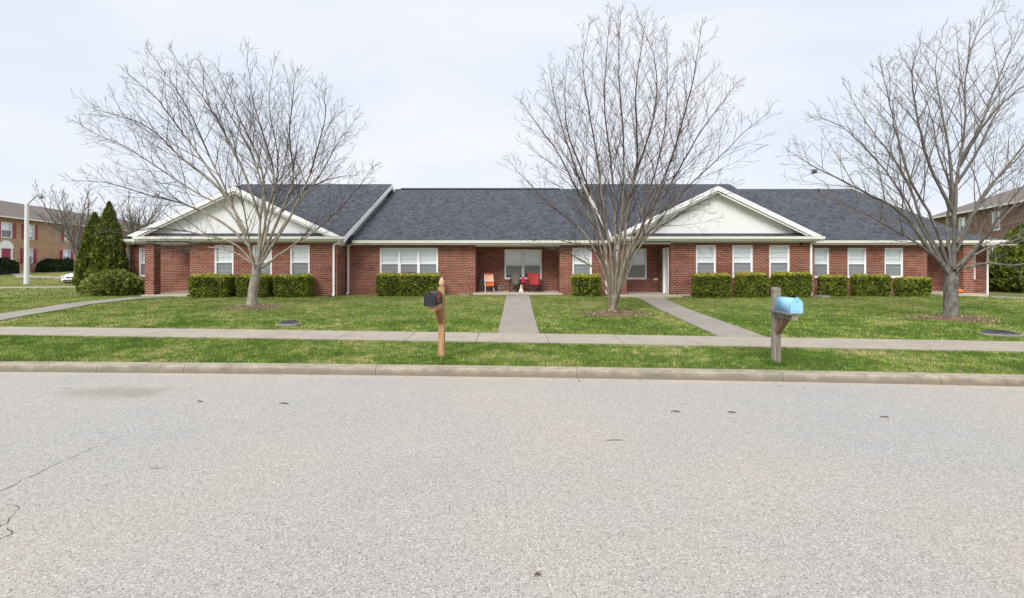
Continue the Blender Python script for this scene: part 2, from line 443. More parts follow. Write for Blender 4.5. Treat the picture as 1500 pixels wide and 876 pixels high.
def kerb(name, side, x0, x1, joints):
    m = MB(); xs = []; x = x0
    stops = sorted(joints); 
    segs = [x0] + stops + [x1]
    for a, b in zip(segs[:-1], segs[1:]):
        n = max(2, int((b - a) / .6)); g = .0035
        X_ = [a + g + (b - a - 2 * g) * i / n for i in range(n + 1)]
        ring = []
        for xx in X_:
            ky = kerbY(xx); w_ = .004 * math.sin(xx * 2.3) + .003 * math.sin(xx * 7.1)
            if side > 0: pr = [(ky - .045, RZ - .05), (ky - .04, RZ + .005), (ky - .012 + w_, -.028), (ky + .012 + w_, -.004), (ky + .17, .006), (ky + .17, -.2)]
            else: pr = [(ky - 9.56, -.2), (ky - 9.56, .004), (ky - 9.41, -.002), (ky - 9.385, -.025), (ky - 9.36, RZ + .003), (ky - 9.35, RZ - .05)]
            ring.append([(xx, p[0], p[1]) for p in pr])
        vs = [p for r in ring for p in r]; k = 6; fs = []
        for i in range(n):
            for j in range(k - 1):
                q = i * k + j; fs.append((q, q + k, q + k + 1, q + 1))
        fs += [tuple(range(k)), tuple(n * k + j for j in reversed(range(k)))]
        m.add(vs, fs)
    o = m.build(name, conc_kerb); o['kind'] = 'structure'; return o
kerb('kerb', 1, -60, 60, [-12.2, -9.2, -6.55, -5.15, -2.1, .98, 3.95, 6.1, 6.95, 9.9, 12.9, 16])
kerb('opposite_kerb', -1, -60, 60, [-30, -27, -24, -21, -18, -15, -12, -9, -6, -3, 0, 3, 6, 9, 12, 15, 18])

def strip_slabs(name, quads, mat, h=.028, gap=.008):
    """quads: list of 4 ground corner points; each is one poured slab"""
    m = MB()
    for q in quads:
        c = Vector((sum(p[0] for p in q) / 4, sum(p[1] for p in q) / 4))
        pts = []
        for p in q:
            v = Vector(p) - c; v = v * (1 - gap / max(v.length, .01)); p2 = c + v; pts.append(p2)
        vs = [(p.x, p.y, G(p.x, p.y) - .08) for p in pts] + [(p.x, p.y, G(p.x, p.y) + h) for p in pts]
        m.add(vs, [(3, 2, 1, 0), (4, 5, 6, 7), (0, 1, 5, 4), (1, 2, 6, 5), (2, 3, 7, 6), (3, 0, 4, 7)])
    o = m.build(name, mat); o['kind'] = 'structure'; return o
quads = []
xj = -48.57
while xj < 45:
    a, b = xj, xj + 1.45
    for q0, q1 in ((a, (a + b) / 2), ((a + b) / 2, b)):
        pass
    quads.append([(a, walkY(a) - 1.2), (b, walkY(b) - 1.2), (b, walkY(b)), (a, walkY(a))]); xj = b
strip_slabs('sidewalk', quads, concrete)
def path(name, pts, wdt, step=1.5, mat=conc_walk, **k):
    pts = [Vector(p) for p in pts]; qs = []
    # resample
    line = [pts[0]]
    for a, b in zip(pts[:-1], pts[1:]):
        n = max(1, round((b - a).length / step))
        line += [a + (b - a) * i / n for i in range(1, n + 1)]
    nor = []
    for i in range(len(line)):
        t = (line[min(i + 1, len(line) - 1)] - line[max(0, i - 1)]).normalized(); nor.append(Vector((t.y, -t.x)))
    W = wdt if hasattr(wdt, '__len__') else (wdt, wdt)
    for i in range(len(line) - 1):
        w0 = W[0] + (W[1] - W[0]) * i / (len(line) - 1); w1 = W[0] + (W[1] - W[0]) * (i + 1) / (len(line) - 1)
        qs.append([tuple(line[i] - nor[i] * w0 / 2), tuple(line[i] + nor[i] * w0 / 2), tuple(line[i + 1] + nor[i + 1] * w1 / 2), tuple(line[i + 1] - nor[i + 1] * w1 / 2)])
    qs = [list(reversed(q)) if True else q for q in qs]
    o = strip_slabs(name, qs, mat, **k); return line
PATHS = []
PATHS.append((path('garden_path', [(.14, walkY(.14) + .02), (.26, 22.25)], (.93, 1.0)), .5))
PATHS.append((path('entry_path', [(4.9, walkY(4.9) + .02), (5.66, 19.75)], (.98, .98)), .5))
PATHS.append((path('left_path', [(-13.9, walkY(-13.9) + .02), (-14.85, 14.4), (-15.9, 18.0), (-15.45, 20.2), (-14.8, 21.2)], 1.05), .55))
PATHS.append((path('right_path', [(21.0, 20.9), (17.5, 16.9), (17.8, walkY(17.8) + .02)] if False else [(20.6, 21.2), (22.2, 20.0), (24.5, 18.2), (27, 16.6)], 1.0), .55))
# side street pavement and the walk up to the townhouse, far left
PATHS.append((path('side_pavement', [(-40, 27.6), (-31, 28.9), (-22, 31.2), (-12, 34)], 1.3, 2, concrete), .7))
PATHS.append((path('townhouse_path', [(-44.6, 44.4), (-40.2, 40.6), (-36.4, 39.8), (-34.2, 40.5)], 1.0, 2, concrete), .6))
m = MB(); m.box(-35.2, -28.6, 36.3, 46, -.8, -.285); o = m.build('side_street', road); o['kind'] = 'structure'

# ------------------------------------------------------------------ the long brick building
B = thing('brick_apartment_building', (0, 23, .05), 'long single storey red brick building with white gables and dark shingle roof', 'building')
T = .22
def wall_x(Y, x0, x1, z0, z1, opens=(), back=1):
    """wall running along x with its face at Y; openings (x0,x1,z0,z1)"""
    xs = sorted({x0, x1, *[o[0] for o in opens], *[o[1] for o in opens]}); m = MB()
    for a, b in zip(xs[:-1], xs[1:]):
        op = [o for o in opens if o[0] <= a + 1e-6 and o[1] >= b - 1e-6]
        if not op: m.box(a, b, Y, Y + T * back, z0, z1)
        else:
            m.box(a, b, Y, Y + T * back, z0, op[0][2]); m.box(a, b, Y, Y + T * back, op[0][3], z1)
    return m
def wall_y(Xf, y0, y1, z0, z1, side=1):
    m = MB(); m.box(Xf, Xf + T * side, y0, y1, z0, z1); return m

def window(parent, x0, x1, z0, z1, Y, units=1, cols=3, lower_dark=True, raise_=0):
    fr = MB(); f = .05; yd = Y + .055
    fr.box(x0, x0 + f, yd - .03, yd + .08, z0, z1); fr.box(x1 - f, x1, yd - .03, yd + .08, z0, z1)
    fr.box(x0 + f, x1 - f, yd - .03, yd + .08, z0, z0 + f); fr.box(x0 + f, x1 - f, yd - .03, yd + .08, z1 - f, z1)
    w_ = (x1 - x0 - 2 * f - (units - 1) * .07) / units; zm = z0 + (z1 - z0) * .47
    panes = []; gr = MB()
    for u in range(units):
        a = x0 + f + u * (w_ + .07); b = a + w_
        if u: fr.box(a - .07, a, yd - .025, yd + .075, z0 + f, z1 - f)
        fr.box(a, b, yd - .01, yd + .05, zm - .022, zm + .022)
        # sash stiles
        for s0, s1 in ((a, a + .028), (b - .028, b)):
            fr.box(s0, s1, yd - .012, yd + .045, z0 + f, zm - .022); fr.box(s0, s1, yd + .005, yd + .06, zm + .022, z1 - f)
        fr.box(a + .028, b - .028, yd - .012, yd + .045, z0 + f, z0 + f + .03); fr.box(a + .028, b - .028, yd + .005, yd + .06, z1 - f - .03, z1 - f)
        for c in range(1, cols):
            xx = a + (b - a) * c / cols
            gr.box(xx - .007, xx + .007, yd + .036, yd + .046, zm + .022, z1 - f - .03); gr.box(xx - .007, xx + .007, yd + .018, yd + .028, z0 + f + .03, zm - .022)
        for r_ in range(1, 3):
            zz = zm + .022 + (z1 - f - .03 - zm - .022) * r_ / 3; gr.box(a + .028, b - .028, yd + .0345, yd + .0475, zz - .007, zz + .007)
            zz = z0 + f + .03 + (zm - .022 - z0 - f - .03) * r_ / 3; gr.box(a + .028, b - .028, yd + .0165, yd + .0295, zz - .007, zz + .007)
        panes.append((a, b))
    wd = fr.build('window', white, parent)
    gr.build('grille', white, wd)
    for a, b in panes:
        p = MB(); p.box(a + .028, b - .028, yd + .030, yd + .034, zm + .022, z1 - f - .03); p.box(a + .028, b - .028, yd + .012, yd + .016, z0 + f + .03, zm - .022); p.build('pane', glass, wd)
        s_ = MB(); s_.add([(a + .02, yd - .005, z0 + f), (b - .02, yd - .005, z0 + f), (b - .02, yd - .005, zm - .02), (a + .02, yd - .005, zm - .02)], [(0, 1, 2, 3)]); s_.build('insect_screen', screen, wd)
        bl = MB(); zb = z0 + f + raise_ * random.uniform(.5, 1.2); zt = z1 - f
        n = int((zt - zb) / .05)
        for i in range(n):
            z = zt - .05 * (i + .5); bl.obox(((a + b) / 2, yd + .085, z), ((b - a) / 2 + .02, 0, 0), (0, .006, -.027), (0, .0012, .0004))
        bl.build('blinds', blind_m, wd)
        k_ = MB(); k_.box(a - .03, b + .03, yd + .16, yd + .17, z0, z1); k_.build('interior', dark_in, wd)
    sl = MB(); sl.box(x0 - .06, x1 + .06, Y - .035, Y + .05, z0 - .075, z0 - .002); sl.build('sill', brick_sill, wd)
    return wd
k = NT('brick_sill', .9, .15); x_, y_, z_ = k.xyz(); k.col(k.ramp(k.math('FRACT', k.math('DIVIDE', x_, .078)), [(0., (.40, .33, .27)), (.13, (.40, .33, .27)), (.16, (.24, .075, .055)), (1., (.28, .09, .06))])); brick_sill = k.m

YW, YM, YB = 21.4, 22.5, 23.9
# wall runs: (plane, x0, x1, openings)
def ops(lst, Y, zt, zb): return [(X(a, Y), X(b, Y), zb, zt) for a, b in lst]
o1 = ops([(313.5, 342), (369.5, 398), (424.5, 453.5)], YW, 2.30, .90)
o2 = [(X(556, YM), X(641.5, YM), .84, 2.21)]
o3 = [(X(739, YB), X(793.5, YB), .72, 2.17)]
o4 = [(X(838.5, YM), X(867, YM), .84, 2.21)]
o5 = [(X(917.5, 23.2), X(947.5, 23.2), .74, 2.20)]
o6 = ops([(1019.5, 1049), (1073, 1103), (1127, 1157)], YW, 2.30, .90)
o7 = ops([(1188, 1215), (1241.7, 1269.5), (1296, 1323.3)], YM, 2.21, .84)
o8 = [(-18.15, -17.25, .85, 2.25)]
o9 = [(21.7, 22.57, .72, 2.1)]
WL0, WL1 = -14.03, -7.61; WR0, WR1 = 6.9, 13.17; CP0, CP1 = -1.67, 2.19; RWL = 4.6; RE = 19.0
for args in [(YW, WL0, WL1, -.1, 2.44, o1), (YB, -18.65, WL0, -.1, 2.44, o8), (YM, WL1 + .0, CP0, -.1, 2.38, o2), (YB, CP0, CP1, -.1, 2.38, o3),
             (YM, CP1, RWL + .2, -.1, 2.38, o4), (23.2, RWL + .2, WR0, -.1, 2.44, o5), (YW, WR0, WR1, -.1, 2.44, o6), (YM, WR1, RE, -.1, 2.38, o7), (YB, RE, 23.1, -.2, 2.38, o9)]:
    wall_x(*args).build('wall', brick, B)
for Xf, y0, y1, side in [(WL1, YW + T, YM, -1), (WL0, YW + T, YB, 1), (CP0, YM + T, YB, -1), (CP1, YM + T, YB, 1), (WR1, YW + T, YM, -1), (RE, YM + T, YB, -1), (-18.65, YB + T, 37, 1), (23.1, YB + T, 36, -1), (RWL, YM + T, 23.2, 1)]:
    wall_y(Xf, y0, y1, -.1, 2.4, side).build('wall', brick, B)
# the door side of the second porch
m = wall_y(WR0, 22.45, 23.2, -.1, 2.4, 1); m.box(WR0, WR0 + T, YW + T, 22.45, 2.2, 2.4); m.build('wall', brick, B)
m = MB(); m.box(-18.4, 22.9, 36.8, 37, -.1, 2.4); m.build('wall', brick, B)
for lst, Y, units in ((o1, YW, 1), (o2, YM, 3), (o3, YB, 2), (o4, YM, 1), (o5, 23.2, 1), (o6, YW, 1), (o7, YM, 1), (o8, YB, 1), (o9, YB, 1)):
    for a in lst:
        window(B, a[0], a[1], a[2], a[3], Y, units, 3, raise_=(.22 if units > 1 else .0))
# door on the side wall of the right wing, facing the porch
d = MB(); d.box(WR0 + .06, WR0 + .10, 21.72, 22.36, .16, 2.1); door = d.build('door', white, B)
h = MB(); h.tube([(WR0 + .06, 21.80, 1.0), (WR0 - .02, 21.80, 1.0)], .028, 8); h.box(WR0 + .04, WR0 + .06, 21.77, 21.83, .96, 1.16); h.build('handle', dark_metal, door)
f_ = MB(); f_.box(WR0 - .02, WR0 + .12, YW + T, 21.72, .12, 2.2); f_.box(WR0 - .02, WR0 + .12, 22.36, 22.45, .12, 2.2); f_.box(WR0 - .02, WR0 + .12, 21.72, 22.36, 2.1, 2.2); f_.build('door_frame', white, B)
# pillars
for x0, x1, y0, s0 in ((-15.93, -15.53, 21.32, .12), (RWL, RWL + .4, YW, .12), (20.38, 20.86, 22.2, .12)):
    m = MB(); m.box(x0, x1, y0, y0 + .4, s0, 2.38); m.build('pillar', brick, B)
# porch slabs and steps
for x0, x1, y0, y1, z1 in ((-16.0, WL0, 21.2, YB, .15), (CP0 - .1, CP1 + .12, 22.28, YB, .15), (RWL - .05, WR0 + .22, 20.6, 23.2, .15), (RE, 21.05, 21.7, YB, .15)):
    yy = y1
    m = MB(); m.box(x0, x1, y0, YM if y1 == YB and x0 in (CP0 - .1,) else y1, -.1, z1)
    if x0 == CP0 - .1: m.box(CP0, CP1, YM, YB, -.1, z1)
    m.build('porch_slab', conc_slab, B)
m = MB(); m.box(5.15, 6.28, 19.72, 20.6, -.05, .10); m.build('step', concrete, B)
m = MB(); m.box(20.2, 21.6, 20.9, 21.7, -.1, .06); m.build('step', concrete, B)
# porch ceilings, beams
for x0, x1, y0, y1, z in ((-16.1, WL0, 21.0, YB, 2.40), (-18.7, -16.1, 23.5, YB, 2.40), (CP0, CP1, YM, YB, 2.36), (RWL, WR0, 21.0, 23.2, 2.40), (RE, 23.3, YM, YB, 2.34)):
    m = MB(); m.box(x0, x1, y0 + .16, y1, z, z + .03); m.build('porch_ceiling', soffit, B)
for x0, x1, y0, z0, z1 in ((-16.0, WL0, YW - .02, 2.34, 2.45), (CP0, CP1, YM - .02, 2.27, 2.38), (RWL, WR0, YW - .02, 2.34, 2.45), (RE, 21.0, YM - .15, 2.27, 2.38)):
    m = MB(); m.box(x0, x1, y0, y0 + .2, z0, z1); m.build('beam', trim, B)
# small outlet cover on the porch wall
m = MB(); m.box(X(957.5, 23.2), X(963.5, 23.2), 23.165, 23.2, Z(410.5, 23.2), Z(407.5, 23.2)); m.build('outlet_cover', white, B)
# foundation vent
m = MB(); m.box(7.25, 7.75, YW - .06, YW, .06, .17); m.build('foundation_vent', conc_slab, B)

SL = 5 / 12
def roof_block(name, x0, x1, Ye, ze, Yr, Yb, rl=None, rr=None, th=.1, rake_h=.24):
    zr = ze + SL * (Yr - Ye); zb = zr - SL * (Yb - Yr)
    m = MB(); m.prism([(Ye, ze), (Yr, zr), (Yb, zb), (Yb, zb - th), (Yr, zr - th), (Ye, ze - th)], 'x', x0, x1)
    o = m.build(name, shingle, B)
    for flag, xe, s in ((rl, x0, 1), (rr, x1, -1)):
        if flag:
            q = MB(); t = .012
            q.prism([(Ye + .03, ze - .03), (Yr, zr - .03), (Yb, zb - .03), (Yb, zb - .03 - rake_h), (Yr, zr - .03 - rake_h), (Ye + .03, ze - .03 - rake_h)], 'x', xe - s * t - s * .012, xe + s * .01)
            q.build('rake_board', white, o)
            q = MB(); ins = .40
            q.prism([(Ye + .1, ze - .13), (Yr, zr - .13), (Yb, zb - .13), (Yb, zb - .15), (Yr, zr - .15), (Ye + .1, ze - .15)], 'x', xe + s * .012, xe + s * ins); q.build('rake_soffit', white, o)
            q = MB(); q.prism([(Ye + .4, 2.3), (Ye + .4, ze + SL * .4 - .14), (Yr, zr - .14), (Yb - .4, zb + SL * .4 - .14), (Yb - .4, 2.3)], 'x', xe + s * ins, xe + s * (ins + .1)); q.build('gable_wall', siding, o)
    return o, zr
XLw0, XLw1, XRw0, XRw1 = -16.2, -7.2, 4.3, 13.05
EYW, EZW = 21.0, 2.67; EYM, EZM = 22.1, 2.54
roof_block('roof', XLw0, XLw1, EYW, EZW, 29.5, 37.4, True, True)
roof_block('roof', XRw0, XRw1, EYW, EZW, 29.5, 37.4, True, True)
rc, zc = roof_block('roof', XLw1 - .05, XRw0 + .05, EYM, EZM, 30.6, 38, False, False)
m = MB(); m.prism([(30.42, zc - .02), (30.6, zc + .06), (30.78, zc - .02)], 'x', -6.9, 2.95); m.build('ridge_vent', shingle, rc)
rr_, zrr = roof_block('roof', XRw1 - .05, 21.2, EYM, EZM, 30.6, 38, False, True)
m = MB(); m.tube([(18.65, 29.9, 5.6), (18.65, 29.9, 6.0)], .05, 8); m.build('plumbing_vent', dark_metal, rr_)
roof_block('roof', -18.75, XLw0 + .05, 23.5, 2.66, 32.9, 42, True, False)
# low hip at the right end
m = MB(); a = .1
zt = 2.62 + SL * 3.6
m.add([(20.9, 23.5, 2.62), (23.65, 23.5, 2.62), (23.65, 37.0, 2.62), (20.9, 37, 2.62), (20.9, 27.1, zt - .3), (20.9, 33, zt - .3), (20.9, 23.5, 2.5), (23.65, 23.5, 2.5), (23.65, 37, 2.5), (20.9, 37, 2.5)],
      [(0, 1, 4), (1, 2, 5, 4), (2, 3, 5), (0, 4, 5, 3), (6, 9, 8, 7), (0, 6, 7, 1), (1, 7, 8, 2), (2, 8, 9, 3), (3, 9, 6, 0)])
m.build('roof', shingle, B)

def gable(x0, x1, za, vent=False):
    xm = (x0 + x1) / 2; zb = EZW + .01; hw = (x1 - x0) / 2; s = (za - zb) / hw; Yb = EYW + (za - EZW) / SL + .3
    y0 = 20.93
    m = MB(); th = .09
    for sg in (-1, 1):
        e = (xm + sg * hw, zb); t = (xm, za)
        m.prism([e, t, (t[0], t[1] - th), (e[0], e[1] - th)], 'y', y0, Yb)
    g = m.build('gable_roof', shingle, B)
    q = MB()
    for sg in (-1, 1):
        h = .20
        q.prism([(xm + sg * (hw - .02), zb - .01), (xm, za - .03), (xm, za - .03 - h), (xm + sg * (hw - .02 - h / s), zb - .012)], 'y', y0 - .02, y0 + .02)
        q.prism([(xm + sg * (hw - .02 - h / s * .9), zb + .0), (xm, za - .03 - h * .9), (xm, za - .03 - h * 1.5), (xm + sg * (hw - .02 - h * 1.5 / s), zb + .0)], 'y', y0 + .05, y0 + .10)
    q.build('rake_board', white, g)
    q = MB()
    for sg in (-1, 1):
        q.prism([(xm + sg * (hw - .1), zb - .03), (xm, za - .11), (xm, za - .125), (xm + sg * (hw - .1), zb - .045)], 'y', y0 + .02, 21.36)
    q.build('rake_soffit', white, g)
    q = MB(); q.prism([(x0 + .3, zb + .02), (x1 - .3, zb + .02), (xm, za - .12)], 'y', 21.34, 21.44); q.build('siding', siding, g)
    q = MB(); q.add([(x0 + .02, 20.97, EZW), (x1 - .02, 20.97, EZW), (x1 - .5, 21.35, EZW + .14), (x0 + .5, 21.35, EZW + .14)], [(0, 1, 2, 3)]); q.build('pent_roof', shingle, g)
    if vent:
        q = MB(); c = (xm - .07, 21.33, Z(304, 21.33)); q.v = []
        q.tube([(c[0], 21.345, c[2]), (c[0], 21.30, c[2])], .24, 28); vv = q.build('round_vent', white, g)
        for i in range(6):
            zz = c[2] - .165 + i * .066; hwv = math.sqrt(max(.01, .2 ** 2 - (zz - c[2]) ** 2))
            q = MB(); q.obox((c[0], 21.295, zz), (hwv, 0, 0), (0, .012, -.02), (0, .003, .003)); q.build('louvre', white, vv)
gable(X(187, 21), X(500, 21), 1.65 + 109.5 / 720 * 20.93, False)
gable(X(897, 21), X(1204, 21), 1.65 + 110 / 720 * 20.93, True)

def eave(x0, x1, Ye, ze, Yw, zf):
    g = MB(); g.prism([(Ye - .10, ze - .01), (Ye - .085, ze - .12), (Ye + .01, ze - .135), (Ye + .01, ze - .02), (Ye - .005, ze - .02), (Ye - .005, ze - .10), (Ye - .075, ze - .10), (Ye - .085, ze - .01)], 'x', x0, x1); g.build('gutter', trim, B)
    f = MB(); f.box(x0, x1, Ye + .012, Ye + .04, ze - .2, ze - .06); f.build('fascia', trim, B)
    s_ = MB(); s_.box(x0, x1, Ye + .04, Yw + .02, ze - .2, ze - .18); s_.build('soffit', soffit, B)
    if zf is not None:
        r = MB(); r.box(x0 + .05, x1 - .05, Yw - .025, Yw - .002, zf, ze - .2); r.build('frieze', trim, B)
eave(X(196, 21), XLw1 + .02, EYW, EZW, YW, None); eave(XRw0 - .02, X(1207, 21), EYW, EZW, YW, None)
for a, b, z in ((WL0, WL1, 2.44), (WR0, WR1, 2.44)):
    m = MB(); m.box(a, b, YW - .022, YW - .002, 2.41, 2.47); m.build('frieze', trim, B)
eave(XLw1 + .03, XRw0 - .03, EYM, EZM, YM, None); eave(X(1207, 21) + .0, 21.2, EYM, EZM, YM, None)
for a, b in ((WL1, CP0), (CP1, RWL), (WR1, RE)):
    m = MB(); m.box(a + .003, b - .003, YM - .022, YM - .002, 2.335, 2.35); m.build('frieze', trim, B)
eave(-18.8, X(196, 21) - .1, 23.5, 2.66, YB, None); eave(21.0, 23.65, 23.5, 2.62, YB, None)

def downspout(pts, foot=None):
    m = MB()
    for a, b in zip(pts[:-1], pts[1:]): m.bar(a, b, .075, .06, up=(0, 1, 0))
    if foot: 
        m.bar(pts[-1], foot, .075, .06)
    return m.build('downspout', white, B)
downspout([(-7.33, 20.95, 2.56), (-7.4, 21.1, 2.44), (-7.74, 21.34, 2.3), (-7.74, 21.34, .12)], (-7.72, 21.1, .10))
downspout([(-7.0, 22.1, 2.44), (-7.47, 22.44, 2.3), (-7.47, 22.44, .14)], (-7.45, 22.2, .12))
downspout([(4.25, 22.1, 2.44), (4.3, 22.44, 2.3), (4.3, 22.44, .14)], (4.3, 22.2, .12))
downspout([(4.52, 20.95, 2.56), (4.55, 21.34, 2.36), (4.55, 21.34, .17)])
downspout([(13.2, 20.95, 2.55), (13.12, 21.1, 2.47), (12.98, 21.34, 2.36), (12.98, 21.34, .12)], (13.05, 21.0, .08))
downspout([(-18.75, 23.45, 2.56), (-18.6, 23.84, 2.3), (-18.6, 23.84, 0)])
downspout([(-16.0, 20.95, 2.55), (-15.75, 21.28, 2.42)])
downspout([(23.2, 23.45, 2.5), (23.05, 23.84, 2.3), (23.05, 23.84, -.05)])
m = MB(); m.lathe((-7.76, 20.95, .08), [(.11, 0), (.10, .05), (.07, .07)], 10); o = m.build('drain_boot', dark_metal, B)

# splash blocks beside the walls
def splash(x, y, w_, l_, label, mat):
    m = MB(); z = G(x, y)
    m.prism([(x - w_ / 2, z), (x + w_ / 2, z), (x + w_ / 2 - .02, z + .09), (x + w_ / 2 - .06, z + .09), (x + w_ / 2 - .09, z + .05), (x - w_ / 2 + .09, z + .05), (x - w_ / 2 + .06, z + .09), (x - w_ / 2 + .02, z + .09)], 'y', y - l_ / 2, y + l_ / 2)
    o = m.build('splash_block', mat, base=(x, y, z)); tag(o, label, 'splash block', 'splash blocks by the walls'); return o
splash(X(680.5, 22.0), 22.0, .44, .3, 'grey concrete splash block beside the middle porch slab', conc_walk)
splash(X(1203, 20.7), 20.7, .34, .7, 'long grey splash block under the downspout between two right hedges', conc_walk)

# ------------------------------------------------------------------ things on the middle porch
PZ = .15
def folding_chair(x, y, rz):
    t = thing('folding_chair', (x, y, PZ), 'orange folding chair with slatted back against the porch wall', 'chair', rz=rz)
    m = MB()
    for s in (-.2, .2):
        m.tube([(s, -.24, 0), (s, .0, .42), (s, .17, .84)], .012, 6); m.tube([(s * .9, .24, 0), (s * .9, .0, .42), (s * .9, -.2, .46)], .012, 6)
    m.build('frame', steel, t, local=True)
    or_ = plain('orange_fabric', (.60, .14, .05), .7); pk = plain('peach_fabric', (.78, .42, .28), .7)
    m = MB(); m.obox((0, .15, .66), (.19, 0, 0), (0, .012, -.005), (0, .07, .18)); m.build('backrest', pk, t, local=True)
    m = MB(); m.obox((0, .20, .83), (.195, 0, 0), (0, .012, 0), (0, .01, .04)); m.build('back_rail', or_, t, local=True)
    m = MB(); m.obox((0, -.02, .43), (.2, 0, 0), (0, .2, 0), (0, 0, .015)); m.obox((0, -.21, .36), (.2, 0, 0), (0, .012, 0), (0, 0, .07)); m.build('seat', or_, t, local=True)
folding_chair(X(716.5, 23.1), 23.1, R(10))
def camp_chair(x, y, rz, cc, label, w_=.55, gap=True):
    t = thing('camp_chair', (x, y, PZ), label, 'chair', 'camp chairs on the porch', rz)
    fab = plain('camp_fabric_' + str(round(cc[0] * 100)), cc, .8)
    m = MB(); h = w_ / 2
    for s in (-1, 1):
        m.tube([(s * h, -.25, 0), (-s * h * .0 + s * h * .1, -.25, .21), (-s * h * .85, -.25, .42)], .013, 6)
        m.tube([(s * h, .22, 0), (-s * h * .85, .22, .42)], .013, 6)
        m.tube([(s * h, -.25, 0), (s * h, .22, .40)], .012, 6); m.tube([(s * h, .22, 0), (s * h, -.25, .40)], .012, 6)
        m.tube([(s * h, .2, .36), (s * h, .34, .88)], .013, 6); m.tube([(s * h, -.25, .38), (s * h, -.25, .60)], .013, 6)
    m.build('frame', dark_metal, t, local=True)
    n = 8; vs = []; fs = []
    for i in range(n + 1):
        for j in range(n + 1):
            u = i / n * 2 - 1; v = j / n; sag = .05 * (1 - u * u)
            wd = h * (1 - .12 * (1 - v))
            vs.append((u * wd, .22 + .14 * v + sag, .34 + .56 * v - .02 * (1 - u * u) * v))
    for i in range(n):
        for j in range(n): a = i * (n + 1) + j; fs.append((a, a + n + 1, a + n + 2, a + 1))
    m = MB(); m.add(vs, fs); o = m.build('backrest', fab, t, local=True, smooth=True); md = o.modifiers.new('s', 'SOLIDIFY'); md.thickness = .02
    vs = []; fs = []
    for i in range(n + 1):
        for j in range(n + 1):
            u = i / n * 2 - 1; v = j / n
            vs.append((u * h * .92, -.27 + .49 * v, .43 - .07 * (1 - u * u) - .06 * v))
    for i in range(n):
        for j in range(n): a = i * (n + 1) + j; fs.append((a, a + n + 1, a + n + 2, a + 1))
    m = MB(); m.add(vs, fs); o = m.build('seat', fab, t, local=True, smooth=True); md = o.modifiers.new('s', 'SOLIDIFY'); md.thickness = .02
    for s in (-1, 1):
        m = MB(); m.obox((s * h, 0, .60), (.035, 0, 0), (0, .28, 0), (0, 0, .01)); m.build('armrest', fab, t, local=True)
camp_chair(X(753.5, 23.0), 23.0, R(-8), (.13, .13, .10), 'olive grey camp chair below the porch window', .44)
camp_chair(X(783, 23.0), 23.0, R(6), (.40, .05, .045), 'red camp chair with dark crossed legs on the porch', .58)
t = thing('side_table', (X(766.5, 23.3), 23.3, PZ), 'small red side table between the olive and red camp chairs', 'table')
m = MB(); m.lathe((0, 0, .44), [(.19, 0), (.2, .01), (.2, .03), (.19, .035)], 16); m.build('tabletop', red_p, t, local=True)
for a in range(3):
    m = MB(); c, s = math.cos(a * 2.1 + .5), math.sin(a * 2.1 + .5); m.tube([(c * .16, s * .16, 0), (c * .06, s * .06, .44)], .012, 6); m.build('leg', red_p, t, local=True)
t = thing('flower_pot', (X(766.5, 23.3), 23.3, PZ + .475), 'magenta flower pot with blossoms on the side table', 'flower pot')
mag = plain('magenta', (.55, .03, .22), .5)
m = MB(); m.lathe((0, 0, 0), [(.055, 0), (.085, .12), (.09, .12), (.07, .121)], 12); m.build('pot', mag, t, local=True)
m = MB()
for i in range(26):
    a = random.random() * 6.28; r = random.random() * .09; z = .14 + random.random() * .07
    m.obox((r * math.cos(a), r * math.sin(a), z), Vector((random.uniform(-1, 1), random.uniform(-1, 1), random.uniform(-1, 1))).normalized() * .022, (0, .004, .018), (.012, 0, .006))
m.build('blossoms', mag, t, local=True)
cream = plain('cream_stone', (.62, .56, .44), .8, .15, 15)
m = MB(); m.lathe((0, 0, 0), [(.10, 0), (.115, .04), (.10, .11), (.07, .18), (.045, .21), (.055, .245), (.05, .275), (.02, .295)], 12)
m.lathe((-.02, 0, .28), [(.016, 0), (.02, .05), (.006, .10)], 6); m.lathe((.025, 0, .28), [(.016, 0), (.02, .05), (.006, .10)], 6)
m.lathe((-.07, -.06, 0), [(.05, 0), (.05, .03), (.02, .05)], 8); m.lathe((.07, -.06, 0), [(.05, 0), (.05, .03), (.02, .05)], 8)
o = m.build('garden_figurine', cream, base=(X(763.5, 22.6), 22.6, PZ), local=True, smooth=True); tag(o, 'small cream seated garden figurine at the end of the middle path', 'figurine')
m = MB(); px_ = X(706, 23.2)
m.tube([(-.10, 0, 0), (-.09, 0, .34), (-.03, 0, .55), (.07, 0, .60), (.10, .0, .5)], .014, 6); m.tube([(.02, .12, 0), (.02, .1, .3), (.08, .1, .42)], .014, 6); m.tube([(-.09, 0, .3), (.02, .1, .3)], .012, 6)
m.tube([(-.1, 0, .02), (.02, .12, .02)], .012, 6)
o = m.build('walking_frame', steel, base=(px_, 23.2, PZ), local=True); tag(o, 'pale bent metal frame at the left side of the middle porch', 'metal frame')
m = MB(); m.tube([(-.08, 0, 0), (-.07, 0, .22)], .012, 6)
m.tube([(.04 + .085 * math.cos(a), 0, .23 + .085 * math.sin(a)) for a in [i * .52 for i in range(13)]], .016, 6); m.tube([(-.08, 0, .01), (.02, 0, .01)], .012, 6); m.tube([(-.07, 0, .22), (-.04, 0, .24)], .012, 6)
o = m.build('hose_reel', steel, base=(X(733, 23.2), 23.2, PZ), local=True); tag(o, 'small looped metal stand between the orange and olive chairs', 'stand')
